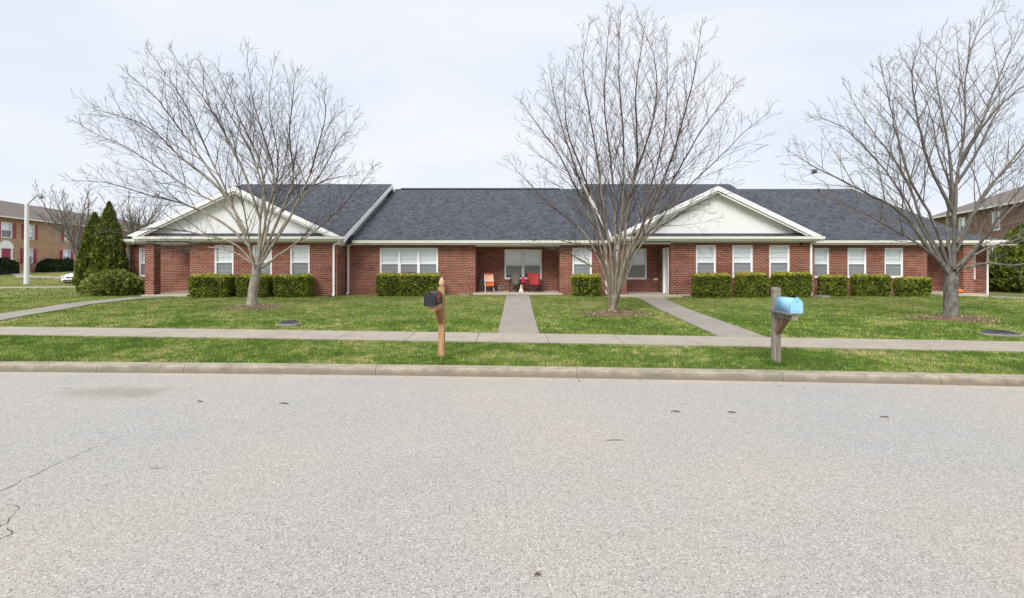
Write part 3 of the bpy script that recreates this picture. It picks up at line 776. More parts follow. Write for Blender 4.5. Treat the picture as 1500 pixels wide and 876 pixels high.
# pumpkin on the right-hand porch
t = thing('pumpkin', (X(1405.5, 22.2), 22.2, PZ), 'small orange pumpkin on the far right porch slab', 'pumpkin')
m = MB(); vs = []; n, mm = 24, 9
for j in range(mm + 1):
    ph = math.pi * j / mm
    for i in range(n):
        a = 2 * math.pi * i / n; r = .13 * math.sin(ph) * (1 + .08 * abs(math.cos(a * 4))) + .004; vs.append((r * math.cos(a), r * math.sin(a), .10 - .10 * math.cos(ph)))
m.add(vs, [(j * n + i, j * n + (i + 1) % n, (j + 1) * n + (i + 1) % n, (j + 1) * n + i) for j in range(mm) for i in range(n)]); m.build('body', plain('pumpkin_skin', (.62, .17, .03), .5), t, local=True, smooth=True)
m = MB(); m.tube([(0, 0, .19), (.01, 0, .23), (.03, 0, .25)], .014, 6); m.build('stem', wood_old, t, local=True)

# ------------------------------------------------------------------ mailboxes
def mailbox_shell(t, w_, h_, y0, y1, z0, mat, flag_mat, xs=0, latch=True, flag_up=False):
    r = w_ / 2; sec = [(-r, 0), (-r, h_ - r)] + [(-r * math.cos(a), h_ - r + r * math.sin(a)) for a in [math.pi * i / 10 for i in range(1, 10)]] + [(r, h_ - r), (r, 0)]
    m = MB(); m.prism([(p[0] + xs, p[1] + z0) for p in sec], 'y', y0 + .02, y1); b = m.build('body', mat, t, local=True)
    for p in b.data.polygons: p.use_smooth = len(p.vertices) == 4
    sc_ = [(p[0] * 1.05 + xs, (p[1]) * 1.02 + z0 - .002) for p in sec]
    m = MB(); m.prism(sc_, 'y', y0, y0 + .025)
    if latch and not flag_up: m.box(xs - .012, xs + .012, y0 - .02, y0 + .01, z0 + h_ - .035, z0 + h_ + .022)
    d_ = m.build('door', mat, t, local=True)
    m = MB(); m.obox((xs, y0 - .003, z0 + h_ * .5), (r * .72, 0, 0), (0, .004, 0), (0, 0, h_ * .33)); m.build('door_panel', mat, d_, local=True)
    f = MB()
    f.box(xs + r + .004, xs + r + .012, y0 + .10, y0 + .13, z0 + .06, z0 + .14); f.box(xs + r + .004, xs + r + .012, y0 + .10, y0 + .27, z0 + .11, z0 + .15)
    f.build('flag', flag_mat, t, local=True)
A = thing('mailbox', (-1.17, 8.18, 0), 'black mailbox with red flag on an orange wooden post with a turned finial', 'mailbox', None, R(-6))
m = MB(); m.box(-.048, .048, -.048, .048, -.2, 1.20)
m.prism([(-.048, 1.20), (.048, 1.20), (.028, 1.225), (-.028, 1.225)], 'y', -.03, .03)
m.build('post', wood_new, A, local=True)
m = MB(); m.lathe((0, 0, 1.205), [(.036, 0), (.026, .012), (.026, .022), (.044, .032), (.046, .05), (.048, .075), (.040, .105), (.024, .135), (.010, .155)], 16); m.build('finial', plain('pale_cedar', (.56, .34, .21), .7), A, local=True, smooth=True)
m = MB(); m.box(-.085, .045 - .008, -.50, -.049, .86, .935); m.box(-.04, .04, -.09, .10, .88, .915); m.build('arm', wood_new, A, local=True)
m = MB(); m.bar((-.005, -.05, .62), (-.025, -.21, .865), .06, .07, up=(1, 0, 0)); m.build('brace', wood_mat('cedar_dark', (.20, .09, .04), (.34, .16, .07), (.10, .05, .03)), A, local=True)
mailbox_shell(A, .168, .215, -.56, -.075, .937, black_p, red_p, xs=-.055, flag_up=True)

Bx = thing('mailbox', (X(1137, 7.76), 7.77, 0), 'sky blue mailbox on a weathered grey wooden post near the street', 'mailbox', None, R(-1))
m = MB(); m.box(-.052, .052, -.052, .052, -.2, 1.145); m.box(-.046, .046, -.046, .046, 1.145, 1.155)
m.prism([(-.052, 1.155), (.052, 1.155), (.052, 1.20), (.035, 1.222), (-.035, 1.222), (-.052, 1.20)], 'y', -.052, .052)
m.build('post', wood_old, Bx, local=True)
m = MB(); m.box(-.12, .09, -.56, .04 - .095, .846, .868); m.box(-.12, -.053, -.055, .04, .846, .868); m.build('platform', plain('grey_board', (.14, .145, .15), .8, .3, 12), Bx, local=True)
m = MB(); m.box(-.045, .045, -.54, -.053, .762, .845); m.build('arm', wood_old, Bx, local=True)
m = MB(); m.bar((0, -.053, .53), (0, -.30, .765), .08, .075, up=(1, 0, 0)); m.build('brace', wood_mat('brace_wood', (.14, .08, .05), (.24, .15, .10), (.06, .04, .03)), Bx, local=True)
mailbox_shell(Bx, .168, .213, -.53, -.062, .869, blue_p, blue_p, xs=.035)

# ------------------------------------------------------------------ utility lids in the grass
def lid(x, y, rx, ry, label, tilt=0):
    t = thing('drain_cover', (x, y, G(x, y)), label, 'drain cover', 'drain covers in the lawn', tilt)
    n = 20
    def el(a, s, z): return (rx * s * math.copysign(abs(math.cos(a)) ** .7, math.cos(a)), ry * s * math.copysign(abs(math.sin(a)) ** .7, math.sin(a)), z)
    m = MB(); vs = []; prof = [(1.0, -.05), (1.0, .045), (.90, .055), (.88, .03)]
    for s, z in prof: vs += [el(2 * math.pi * k / n, s, z) for k in range(n)]
    m.add(vs, [(i * n + k, i * n + (k + 1) % n, (i + 1) * n + (k + 1) % n, (i + 1) * n + k) for i in range(3) for k in range(n)]); m.build('rim', conc_walk, t, local=True)
    m = MB(); vs = []; prof = [(.88, .03), (.86, .06), (.70, .085), (.35, .10), (.02, .104)]
    for s, z in prof: vs += [el(2 * math.pi * k / n, s, z) for k in range(n)]
    m.add(vs, [(i * n + k, i * n + (k + 1) % n, (i + 1) * n + (k + 1) % n, (i + 1) * n + k) for i in range(4) for k in range(n)] + [tuple(4 * n + k for k in range(n))]); m.build('lid', castiron, t, local=True)
    m = MB()
    for k_ in range(5): m.box(-rx * .45, rx * .45, -ry * .5 + k_ * ry * .25 - .012, -ry * .5 + k_ * ry * .25 + .012, .09, .108)
    m.build('ribs', castiron, t, local=True)
lid(X(423, 12.45), 12.45, .29, .25, 'dark round drain cover in the grass in front of the left tree')
lid(X(1465, 10.75), 10.75, .37, .28, 'dark oblong drain cover in the grass near the right edge of the lawn', R(-14))

# ------------------------------------------------------------------ foliage builders
core_m = twig_mat('hedge_wood_shade', (.035, .035, .02))  # dark inner wood tone that also paints the shade between leaves
def leaf_quads(P, S, n_dir=None, aspect=1.7, bias=.5):
    """P (N,3) centres, S (N,) sizes -> quads (N*4,3)"""
    n = len(P); d = rng.normal(size=(n, 3))
    if n_dir is not None: d = d * bias + n_dir
    d /= np.linalg.norm(d, axis=1, keepdims=True)
    e = rng.normal(size=(n, 3)); e -= d * (e * d).sum(1, keepdims=True); e /= np.linalg.norm(e, axis=1, keepdims=True)
    a = d * (S * aspect / 2)[:, None]; b = e * (S / 2)[:, None]
    q = np.stack([P - a, P + b * .9 - a * .1, P + a, P - b * .9 - a * .1], 1)
    return q.reshape(-1, 3)
def box_hedge(px0, px1, pyt, Yf, depth, label, mat=yew, dens=1250, ls=.05, group='clipped box hedges along the building front', name='clipped_hedge'):
    Yc = Yf + depth / 2
    x0, x1 = X(px0, Yf), X(px1, Yf); z0 = G(x0, Yf); z1 = Z(pyt, Yf) - .02
    if x0 > 0: x0 = X(px0, Yf + .0)
    cx = (x0 + x1) / 2; hx, hy, h = (x1 - x0) / 2 - .10, depth / 2 * .9, z1 - z0
    faces = [('t', 4 * hx * hy), ('f', 2 * hx * h), ('b', 2 * hx * h), ('l', 2 * hy * h), ('r', 2 * hy * h)]
    Ps = []; Ns = []; seedv = random.random() * 50
    for f, A_ in faces:
        n = int(A_ * dens * (.55 if f == 'b' else 1)); u = rng.uniform(-1, 1, n); v = rng.uniform(-1, 1, n)
        if f == 't': p = np.stack([u * hx, v * hy, np.full(n, h)], 1); nn = (0, 0, 1)
        elif f in 'fb': s = -1 if f == 'f' else 1; p = np.stack([u * hx, np.full(n, s * hy), (v + 1) / 2 * h], 1); nn = (0, s, 0)
        else: s = -1 if f == 'l' else 1; p = np.stack([np.full(n, s * hx), u * hy, (v + 1) / 2 * h], 1); nn = (s, 0, 0)
        Ps.append(p); Ns.append(np.tile(nn, (n, 1)))
    P = np.concatenate(Ps); Nn = np.concatenate(Ns).astype(float)
    # rounded edges, slightly bulging sides, lumps
    r = .20; cz = np.clip(P[:, 2], r, h - r)
    q = np.stack([np.clip(P[:, 0], -hx + r, hx - r), np.clip(P[:, 1], -hy + r, hy - r), np.minimum(P[:, 2], h - r)], 1)
    dv = P - q; ln = np.linalg.norm(dv, axis=1, keepdims=True); ln[ln == 0] = 1; 
    P = q + dv / ln * np.minimum(ln, r * 1.0)
    bump = np.array([noise.noise(Vector((p[0] * 2.3 + seedv, p[1] * 2.3, p[2] * 2.6))) for p in P])
    bump2 = np.array([noise.noise(Vector((p[0] * 7 + seedv, p[1] * 7, p[2] * 7))) for p in P])
    P += Nn * (.055 * bump + .03 * bump2 - .01 - np.abs(rng.normal(0, .028, len(P))) + .01)[:, None]
    # narrower and ragged at the foot
    k = np.clip(1 - P[:, 2] / .22, 0, 1); P[:, 0] *= 1 - .09 * k; P[:, 1] *= 1 - .16 * k
    q4 = leaf_quads(P, rng.uniform(.7, 1.35, len(P)) * ls, Nn, 1.6, 1.1)
    tint = np.clip(rng.beta(2, 2.6, len(P)) * .85 + bump * .22 + .6 * (P[:, 2] > h - .10) * (rng.random(len(P)) < .8), 0, 1)  # top leaves tinted yellower: light on the hedge top put into the colour
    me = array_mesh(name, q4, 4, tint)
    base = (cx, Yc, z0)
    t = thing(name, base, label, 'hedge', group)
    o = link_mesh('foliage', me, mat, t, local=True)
    c = MB(); i_ = .12; c.box(-hx + i_, hx - i_, -hy + i_, hy - i_, .10, h - i_); c.build('shade_core', core_m, t, local=True)  # solid dark block, painted shade behind the leaves
    c = MB()
    for _ in range(max(3, int(hx * 8))):
        xx = random.uniform(-hx * .85, hx * .85); yy = random.uniform(-hy * .7, hy * .3); c.tube([(xx, yy, -.02), (xx + random.uniform(-.05, .05), yy, .16), (xx + random.uniform(-.1, .1), yy, .3)], .014, 5)
    c.build('stem', twig_c, t, local=True)
    return t
HL = [(269, 336, 402, 20.45, .85, 'box hedge between the left porch and the first left wing window'),
      (338, 393, 402, 20.5, .8, 'box hedge right behind the trunk of the left tree'),
      (394, 454.5, 402, 20.45, .85, 'box hedge just right of the left tree, below the wing window'),
      (544.5, 645, 400.5, 21.3, .95, 'long box hedge under the triple window'),
      (835.5, 885, 402, 21.1, .85, 'single box hedge between the middle porch and the middle tree'),
      (1016, 1078, 400.5, 20.3, .64, 'box hedge nearest the white side door, right of the second porch'),
      (1079, 1132.5, 399, 20.4, .62, 'middle box hedge of the three under the right gable'),
      (1134, 1197, 398.5, 20.5, .62, 'box hedge behind the blue mailbox, beside the downspout'),
      (1203, 1248.5, 402.5, 21.2, .62, 'small box hedge just right of the right downspout'),
      (1253, 1313, 401.5, 21.1, .64, 'box hedge under the two rightmost hedge row windows, second from last'),
      (1318, 1372, 405.5, 20.9, .64, 'low last box hedge on the right, next to the right tree')]
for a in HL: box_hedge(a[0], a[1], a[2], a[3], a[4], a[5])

def cone_tree(x, y, h, r, label, name='arborvitae', peaks=None, mat=arbor, n=16000, cat='evergreen', group=None, ls=.075, low=.0):
    t = thing(name, (x, y, G(x, y)), label, cat, group)
    P = []; Nn = []; T_ = []; seedv = random.random() * 90
    z = rng.random(n) ** 1.25 * h; th = rng.uniform(0, 2 * math.pi, n)
    u = z / h
    prof = np.where(u < .12, .80 + u / .12 * .2, 1.0) * (1 - np.clip((u - .12) / .88, 0, 1) ** 1.75) ** .95
    rr = r * prof
    cl = np.array([noise.noise(Vector((math.cos(a) * 2.1 + seedv, math.sin(a) * 2.1, zz * 1.9))) for a, zz in zip(th, z)])
    cl2 = np.array([noise.noise(Vector((math.cos(a) * 6 + seedv, math.sin(a) * 6, zz * 4.5))) for a, zz in zip(th, z)])
    rad = rr * (1 + .16 * cl + .10 * cl2) - np.abs(rng.normal(0, .05, n)) + .02
    rad = np.maximum(rad, .01)
    P = np.stack([rad * np.cos(th), rad * np.sin(th), z + low], 1)
    nn = np.stack([np.cos(th) * .55, np.sin(th) * .55, np.full(n, .8)], 1)
    q4 = leaf_quads(P, rng.uniform(.6, 1.4, n) * ls, nn, 2.0, .45)
    tint = np.clip(rng.beta(2, 2.5, n) * .8 + .35 * cl2 + .15 * cl + .05, 0, 1)
    link_mesh('crown', array_mesh('crown', q4, 4, tint), mat, t, local=True)
    m = MB(); pr = [(r * .6, .1)]
    for i in range(1, 9): uu = i / 9; pr.append((max(.03, r * .80 * (1 - (max(0, uu - .12) / .88) ** 1.75) ** .95), h * uu * .96))
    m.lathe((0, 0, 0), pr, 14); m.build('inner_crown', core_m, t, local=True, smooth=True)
    m = MB(); m.tube([(0, 0, -.1), (0, 0, .5)], [.09, .07], 8); m.build('trunk', bark_c, t, local=True)
    return t
cone_tree(X(139, 23.7), 23.7, 3.85, .74, 'shorter left column of the dark green arborvitae pair', group='arborvitae pair at the left end')
cone_tree(X(160, 23.3), 23.3, 4.3, .76, 'taller right column of the arborvitae pair beside the building corner', group='arborvitae pair at the left end')
def mound(x, y, rx, ry, h, label, name, mat, n=9000, ls=.10, group=None, cat='shrub'):
    t = thing(name, (x, y, G(x, y)), label, cat, group)
    th = rng.uniform(0, 2 * math.pi, n); ph = rng.uniform(0, 1, n) ** .8 * math.pi / 2; seedv = random.random() * 90
    v = np.stack([np.cos(th) * np.cos(ph), np.sin(th) * np.cos(ph), np.sin(ph)], 1)
    nz = np.array([noise.noise(Vector(q * 2.6) + Vector((seedv, 0, 0))) for q in v]); nz2 = np.array([noise.noise(Vector(q * 7) + Vector((seedv, 0, 0))) for q in v])
    s = 1 + .16 * nz + .13 * nz2 - np.abs(rng.normal(0, .05, n))
    P = v * s[:, None] * np.array([rx, ry, h])
    nn = v * np.array([1, 1, .25]) + np.array([0, 0, .35])
    q4 = leaf_quads(P, rng.uniform(.6, 1.4, n) * ls, nn, 2.6, .4)
    tint = np.clip(rng.beta(2, 2.4, n) * .8 + .35 * nz2 + .12 * nz + .05, 0, 1)
    link_mesh('foliage', array_mesh('foliage', q4, 4, tint), mat, t, local=True)
    m = MB(); m.lathe((0, 0, 0), [(.82, .03), (.84, .2), (.75, .45), (.55, .66), (.3, .78), (.05, .82)], 18)
    m.v = [(a * rx, b * ry, c * h) for a, b, c in m.v]; m.build('shade_core', core_m, t, local=True, smooth=True)
    return t
mound(X(168, 22.3), 22.3, 1.3, .95, 1.02, 'spreading green juniper in front of the arborvitae pair', 'juniper_shrub', juni, 11000, .10)
# conifers by the right edge
cone_tree(X(1497, 25.5), 25.5, 3.5, 1.55, 'dark evergreen at the right end of the building, nearest its corner', 'evergreen_tree', mat=arbor, n=15000, group='evergreens at the right end', ls=.1)
cone_tree(X(1475, 27.0) + 2.9, 26.2, 3.6, 1.5, 'dark evergreen farthest right, at the edge of the photo', 'evergreen_tree', mat=arbor, n=12000, group='evergreens at the right end', ls=.1)

# ------------------------------------------------------------------ bare trees
def catmull(pts, k=5):
    P = [Vector(p) for p in pts]; P = [P[0] * 2 - P[1]] + P + [P[-1] * 2 - P[-2]]; out_ = []
    for i in range(1, len(P) - 2):
        for j in range(k):
            t = j / k; a, b, c, d = P[i - 1:i + 3]
            out_.append(.5 * ((2 * b) + (c - a) * t + (2 * a - 5 * b + 4 * c - d) * t * t + (3 * b - a - 3 * c + d) * t ** 3))
    out_.append(P[-2]); return out_
def rand_perp(d):
    while True:
        v = Vector((random.gauss(0, 1), random.gauss(0, 1), random.gauss(0, 1))); v -= d * v.dot(d)
        if v.length > .1: return v.normalized()
def grow_branch(mb, start, d, length, r0, level, maxlev, rmin, up=.25, dens=1.0, wob=.035, lim=None, sides=(5, 4, 3, 3)):
    n = max(3, int(length / (.22 if level < 2 else .13))); step = length / n
    pts = [start.copy()]; dirs = [d.copy()]; p = start.copy(); dd = d.copy()
    for i in range(n):
        dd = (dd + Vector((random.gauss(0, wob), random.gauss(0, wob), random.gauss(0, wob) + up * .12))).normalized()
        p = p + dd * step; pts.append(p.copy()); dirs.append(dd.copy())
    rad = [max(rmin, r0 * (1 - i / n) ** .9 + rmin * .3) for i in range(n + 1)]
    mb.tube(pts, rad, sides[min(level, 3)], cap=False)
    spawn(mb, pts, dirs, rad, length, level, maxlev, rmin, up, dens, wob)
def spawn(mb, pts, dirs, rad, length, level, maxlev, rmin, up, dens, wob, f0=.18):
    if level >= maxlev: return
    spacing = (.24, .22, .19)[min(level, 2)] / dens
    k = max(2, int(length * (1 - f0) / spacing)); side = random.random() * 6.28
    for i in range(k):
        f = f0 + (1 - f0) * (i + random.random() * .8) / k; f = min(f, .985)
        j = f * (len(pts) - 1); a = int(j); b = min(a + 1, len(pts) - 1); q = pts[a].lerp(pts[b], j - a); d = dirs[min(a, len(dirs) - 1)]
        side += 2.4 + random.uniform(-.5, .5)
        u = d.orthogonal().normalized(); v = d.cross(u); pr = (u * math.cos(side) + v * math.sin(side))
        ang = R(random.uniform(24, 46)); nd = (d * math.cos(ang) + pr * math.sin(ang) + Vector((0, 0, up * .35))).normalized()
        rem = length * (1 - f)
        ln = (random.uniform(.45, .85) * (rem * .75 + .35)) if level == 0 else random.uniform(.4, .8) * (rem * .7 + .22)
        ln = min(ln, (2.1, 1.0, .5)[min(level, 2)])
        if ln < .10: continue
        grow_branch(mb, q, nd, ln, max(rmin, rad[a] * random.uniform(.34, .5)), level + 1, maxlev, rmin, up, dens, wob)

def bare_tree(name, base, trunk_pts, trunk_r, limbs, label, bark, twig, Y0, conv, extra=6, hgt=8.5, dens=1.0, rmin=.0033, maxlev=3, cat='tree', group=None, seed=1, r_limb=.050, spread=2.0, up=.25, fork=None):
    random.seed(seed)
    t = thing(name, base, label, cat, group)
    wood = MB(); tw = MB()
    def W(p, dy): px, py = conv(p); x, y, z = px2(px, py, Y0 + dy); return Vector((x, y, z))
    tp = catmull([W(p, 0) for p in trunk_pts], 6)
    n = len(tp)
    # flared foot
    rr = []
    for i, p in enumerate(tp):
        f = i / (n - 1); rr.append(trunk_r * (1 + .55 * max(0, 1 - f * 5) ** 2) * (1 - .12 * f))
    wood.tube(tp, rr, 16)
    lp = []
    for i, lb in enumerate(limbs):
        dyE = spread * math.sin(i * 2.4 + seed) * random.uniform(.55, 1.0); m_ = len(lb); pts = []
        for j, p in enumerate(lb):
            f = j / (m_ - 1); pts.append(W(p, dyE * f ** 1.1))
        lp.append((pts, random.uniform(.75, 1.1)))
    top = tp[-1]
    for i in range(extra):
        a = 2 * math.pi * (i + .5) / extra + random.uniform(-.3, .3); el = R(random.uniform(38, 68)); ln = hgt * random.uniform(.5, .72)
        d = Vector((math.cos(a) * math.cos(el) * .6, math.sin(a) * math.cos(el), math.sin(el))).normalized(); p = top - Vector((0, 0, random.uniform(.1, .5))); pts = [p.copy()]
        for j in range(5):
            p = p + d * ln / 5; pts.append(p.copy()); d = (d + Vector((random.gauss(0, .08), random.gauss(0, .08), .09))).normalized()
        lp.append((pts, .7))
    for pts, k in lp:
        sm = catmull(pts, 5); L_ = sum((b - a).length for a, b in zip(sm[:-1], sm[1:]))
        sm = [sm[0]] + [p + Vector((random.gauss(0, .007), random.gauss(0, .007), random.gauss(0, .007))) for p in sm[1:]]
        n = len(sm); r0 = r_limb * k * min(1.15, (L_ / 7) ** .5 + .1); rad = [max(.006, r0 * (1 - i / (n - 1)) ** 1.05 + .004) for i in range(n)]
        cut = int(n * .42) + 1; wood.tube(sm[:cut + 1], rad[:cut + 1], 8, cap=False); tw.tube(sm[cut:], rad[cut:], 6, cap=False)
        dirs = [(sm[min(i + 1, n - 1)] - sm[max(0, i - 1)]).normalized() for i in range(n)]
        spawn(tw, sm, dirs, rad, L_, 0, maxlev, rmin, up, dens, .035, f0=.27)
    wood.build('trunk', bark, t, smooth=True)
    tw.build('branches', twig, t)
    random.seed(seed + 99)
    return t

ca = lambda p: (60 + p[0] / 1.99, 40 + p[1] / 1.99)
Y1 = 17.0
limbs1 = [[(628, 700), (590, 600), (545, 490), (480, 350), (430, 240), (380, 160), (300, 50)],
          [(560, 520), (480, 400), (400, 290), (330, 200), (235, 122)],
          [(590, 600), (540, 530), (450, 480), (350, 415), (250, 350), (170, 315), (100, 275)],
          [(610, 640), (530, 570), (430, 520), (320, 490), (200, 455), (90, 445)],
          [(622, 690), (560, 630), (450, 600), (340, 585), (240, 600), (170, 590)],
          [(630, 690), (640, 560), (645, 470), (610, 360), (560, 270), (510, 180), (455, 90)],
          [(632, 690), (655, 560), (680, 440), (650, 320), (615, 200), (598, 45)],
          [(634, 690), (665, 570), (685, 470), (690, 370), (665, 220), (682, 85)],
          [(636, 690), (700, 540), (735, 440), (725, 310), (735, 200), (742, 130)],
          [(640, 690), (715, 570), (775, 450), (810, 340), (830, 240), (812, 165)],
          [(655, 660), (740, 530), (820, 420), (870, 330), (922, 262)],
          [(645, 700), (720, 645), (790, 600), (870, 530), (930, 460), (968, 405)],
          [(640, 705), (560, 655), (470, 640), (380, 650), (300, 640)],
          [(600, 600), (520, 470), (410, 380), (310, 290), (200, 250), (150, 240)],
          [(640, 560), (590, 420), (530, 300), (470, 200), (370, 60)],
          [(700, 540), (760, 480), (850, 440), (930, 430)],
          [(655, 560), (640, 400), (580, 270), (505, 100)]]
bare_tree('bare_tree', (X(370, Y1), Y1, 0), [(614, 822), (618, 770), (626, 725), (630, 690)], .165, limbs1,
          'leafless spreading tree with pale trunk in front of the left gable', bark_a, twig_a, Y1, ca, extra=2, hgt=8.0, seed=3, group='bare trees on the front lawn', dens=1.08, r_limb=.043)
cb = lambda p: (720 + p[0] / 1.8256, p[1] / 1.8256)
Y2 = 15.2
limbs2 = [[(318, 830), (312, 760), (300, 700), (250, 660), (170, 640), (90, 625)],
          [(322, 820), (305, 720), (270, 600), (225, 500), (175, 405), (120, 330), (75, 262)],
          [(322, 820), (310, 700), (278, 580), (232, 470), (195, 360), (170, 270), (152, 172)],
          [(324, 820), (320, 690), (300, 560), (285, 440), (262, 300), (245, 180), (262, 60)],
          [(326, 820), (330, 690), (330, 560), (318, 420), (302, 280), (310, 120), (320, 20)],
          [(328, 820), (338, 690), (350, 550), (354, 400), (344, 260), (340, 130), (346, 30)],
          [(330, 820), (350, 690), (365, 560), (390, 420), (385, 260), (402, 120), (412, 60)],
          [(332, 820), (355, 690), (400, 570), (438, 460), (465, 330), (470, 200), (460, 80)],
          [(334, 810), (360, 690), (415, 580), (475, 440), (518, 300), (545, 180), (560, 70)],
          [(340, 780), (365, 690), (430, 580), (500, 455), (560, 350), (620, 270), (655, 222)],
          [(345, 760), (385, 660), (440, 600), (520, 505), (600, 430), (680, 350), (745, 298)],
          [(340, 790), (400, 655), (470, 595), (560, 540), (650, 500)],
          [(322, 790), (290, 700), (245, 620), (160, 550), (90, 480), (45, 425)],
          [(320, 800), (285, 730), (230, 690), (160, 665), (110, 655)],
          [(325, 800), (315, 640), (250, 480), (200, 330), (200, 160)],
          [(335, 800), (345, 620), (380, 480), (430, 330), (440, 180), (400, 60)]]
bare_tree('bare_tree', (X(897, Y2), Y2, 0), [(325, 842), (326, 815), (328, 790)], .115, limbs2,
          'tall leafless tree splitting into many upright stems right of the middle path', bark_b, twig_b, Y2, cb, extra=2, dens=.98, hgt=8.5, seed=11, group='bare trees on the front lawn', r_limb=.042, spread=1.6, up=.3)
cc = lambda p: (1140 + p[0] / 1.789, p[1] / 1.789)
Y3 = 13.8
limbs3 = [[(452, 725), (390, 645), (325, 560), (220, 500), (110, 445), (20, 392)],
          [(446, 710), (375, 595), (325, 510), (250, 410), (170, 335), (88, 300)],
          [(446, 705), (385, 595), (340, 480), (290, 400), (230, 320), (170, 215)],
          [(448, 705), (405, 580), (345, 470), (310, 350), (285, 240), (270, 175)],
          [(456, 700), (442, 600), (450, 500), (420, 400), (390, 270), (318, 140)],
          [(460, 705), (462, 560), (472, 440), (490, 330), (492, 200), (522, 85), (600, 8)],
          [(460, 600), (452, 430), (430, 300), (412, 180), (432, 85)],
          [(472, 440), (530, 330), (560, 250), (600, 150), (640, 50)],
          [(480, 410), (560, 300), (640, 228), (720, 200)],
          [(462, 705), (520, 645), (600, 560), (670, 480), (730, 400)],
          [(465, 710), (540, 690), (620, 695), (700, 680), (780, 690)],
          [(466, 660), (525, 540), (610, 420), (700, 320)],
          [(468, 640), (545, 500), (640, 400), (740, 260)],
          [(452, 712), (380, 650), (300, 600), (200, 545), (110, 510)],
          [(468, 480), (520, 400), (580, 280), (680, 120)],
          [(462, 700), (550, 650), (660, 620), (760, 600)],
          [(460, 560), (400, 440), (370, 330), (350, 200), (370, 120)]]
bare_tree('bare_tree', (X(1392, Y3), Y3, 0), [(452, 838), (453, 800), (452, 760), (456, 715)], .175, limbs3,
          'leafless tree with thick dark scarred trunk near the right edge of the lawn', bark_c, twig_c, Y3, cc, extra=2, hgt=7.2, seed=23, group='bare trees on the front lawn', r_limb=.048, spread=1.8, dens=1.0)
# scar on the right tree's trunk stays in its bark; a nest-like clump of old leaves in its crown
def far_tree(px, Y, h, label, seed, lean=0):
    random.seed(seed); t = thing('bare_tree', (X(px, Y), Y, G(X(px, Y), Y)), label, 'tree', 'bare trees beyond the left lawn')
    b = Vector((X(px, Y), Y, G(X(px, Y), Y))); wood = MB(); tw = MB(); top = b + Vector((0, 0, h * .28)); wood.tube([b, b + Vector((0, 0, h * .15)), top], [.2, .16, .14], 10)
    for i in range(11):
        a = i * 2.4; el = R(random.uniform(48, 80)); ln = h * random.uniform(.5, .72)
        d = Vector((math.cos(a) * math.cos(el) + lean, math.sin(a) * math.cos(el), math.sin(el))).normalized(); p = top - Vector((0, 0, random.uniform(0, h * .1))); pts = [p.copy()]
        for j in range(6): p = p + d * ln / 6; pts.append(p.copy()); d = (d + Vector((random.gauss(0, .09), random.gauss(0, .09), .06))).normalized()
        rad = [max(.012, .085 * (1 - k_ / 6)) for k_ in range(7)]; wood.tube(pts, rad, 6, cap=False)
        spawn(tw, pts, [(pts[min(k_ + 1, 6)] - pts[max(0, k_ - 1)]).normalized() for k_ in range(7)], rad, ln, 0, 2, .011, .3, .8, .08)
    wood.build('trunk', bark_c, t, smooth=True); tw.build('branches', twig_c, t)
far_tree(112, 42, 9.2, 'thin bare tree rising behind the arborvitae at the far left', 5, -.12)
far_tree(197, 46, 9.0, 'bare tree standing behind the left end of the main roof', 8)
random.seed(77)

def leaf_clump(px, py, Y, label):
    c = px2(px, py, Y); n = 60; P = rng.normal(0, .038, (n, 3)); q = leaf_quads(P, rng.uniform(.02, .05, n), None, 1.6)
    o = link_mesh('leaf_clump', array_mesh('leaf_clump', q, 4, rng.random(n)), clump_m, base=c, local=True); tag(o, label, 'leaves', 'withered leaf clumps caught in branches')
k = NT('withered_leaves', .9, .1); k.col(k.ramp(k.attr(), [(0., (.03, .022, .015)), (1., (.09, .06, .04))])); clump_m = k.m
leaf_clump(1193, 251, 13.6, 'dark clump of withered leaves high in the right tree, left side')
# leaf_clump(1058, 334, 15.4, 'dark clump of withered leaves in front of the right gable')
# mulch rings: chips and old leaves around each trunk
def mulch(x, y, rx, ry, n, label):
    t = thing('mulch_ring', (x, y, 0), label, 'mulch', 'mulch rings under the lawn trees')
    m = MB(); vs = []; fs = []; K = 28; prof = [(0.02, .08), (.3, .06), (.5, .03), (.68, .008), (.8, -.02)]
    for s, z in prof:
        for k_ in range(K):
            a = 2 * math.pi * k_ / K; q = s * (1 + .45 * noise.noise(Vector((math.cos(a) * 1.5 + x, math.sin(a) * 1.5, 0))))
            vs.append((rx * q * math.cos(a), ry * q * math.sin(a), z + .012 * noise.noise(Vector((vsn := len(vs), x, 1))) ))
    fs = [(i * K + k_, i * K + (k_ + 1) % K, (i + 1) * K + (k_ + 1) % K, (i + 1) * K + k_) for i in range(len(prof) - 1) for k_ in range(K)] + [tuple(range(K))]
    m.add(vs, fs); m.build('soil', mulch_soil, t, local=True, smooth=True)
    r = np.sqrt(rng.random(n)) * 1.35; th = rng.uniform(0, 2 * math.pi, n); dens_keep = rng.random(n) < np.clip(1.35 - r + .5 * np.sin(th * 3 + x) * (r > .5), .04, 1)
    r = r[dens_keep]; th = th[dens_keep]; n = len(r)
    P = np.stack([rx * r * np.cos(th), ry * r * np.sin(th), .10 * (1 - r) + .012 + rng.random(n) * .03], 1)
    q4 = leaf_quads(P, rng.uniform(.010, .028, n), np.tile((0, 0, .0), (n, 1)), 2.4, 1.0)
    o = link_mesh('bark_chips', array_mesh('bark_chips', q4, 4, rng.random(n)), chip_m, t, local=True); o['kind'] = 'stuff'
mulch_soil = plain('mulch_soil', (.17, .105, .065), .95, .35, 9, bump=.02)
k = NT('bark_chips', .9, .1); k.col(k.ramp(k.attr(), [(0., (.10, .065, .042)), (.5, (.22, .155, .105)), (.85, (.38, .30, .20)), (1., (.55, .47, .35))])); chip_m = k.m
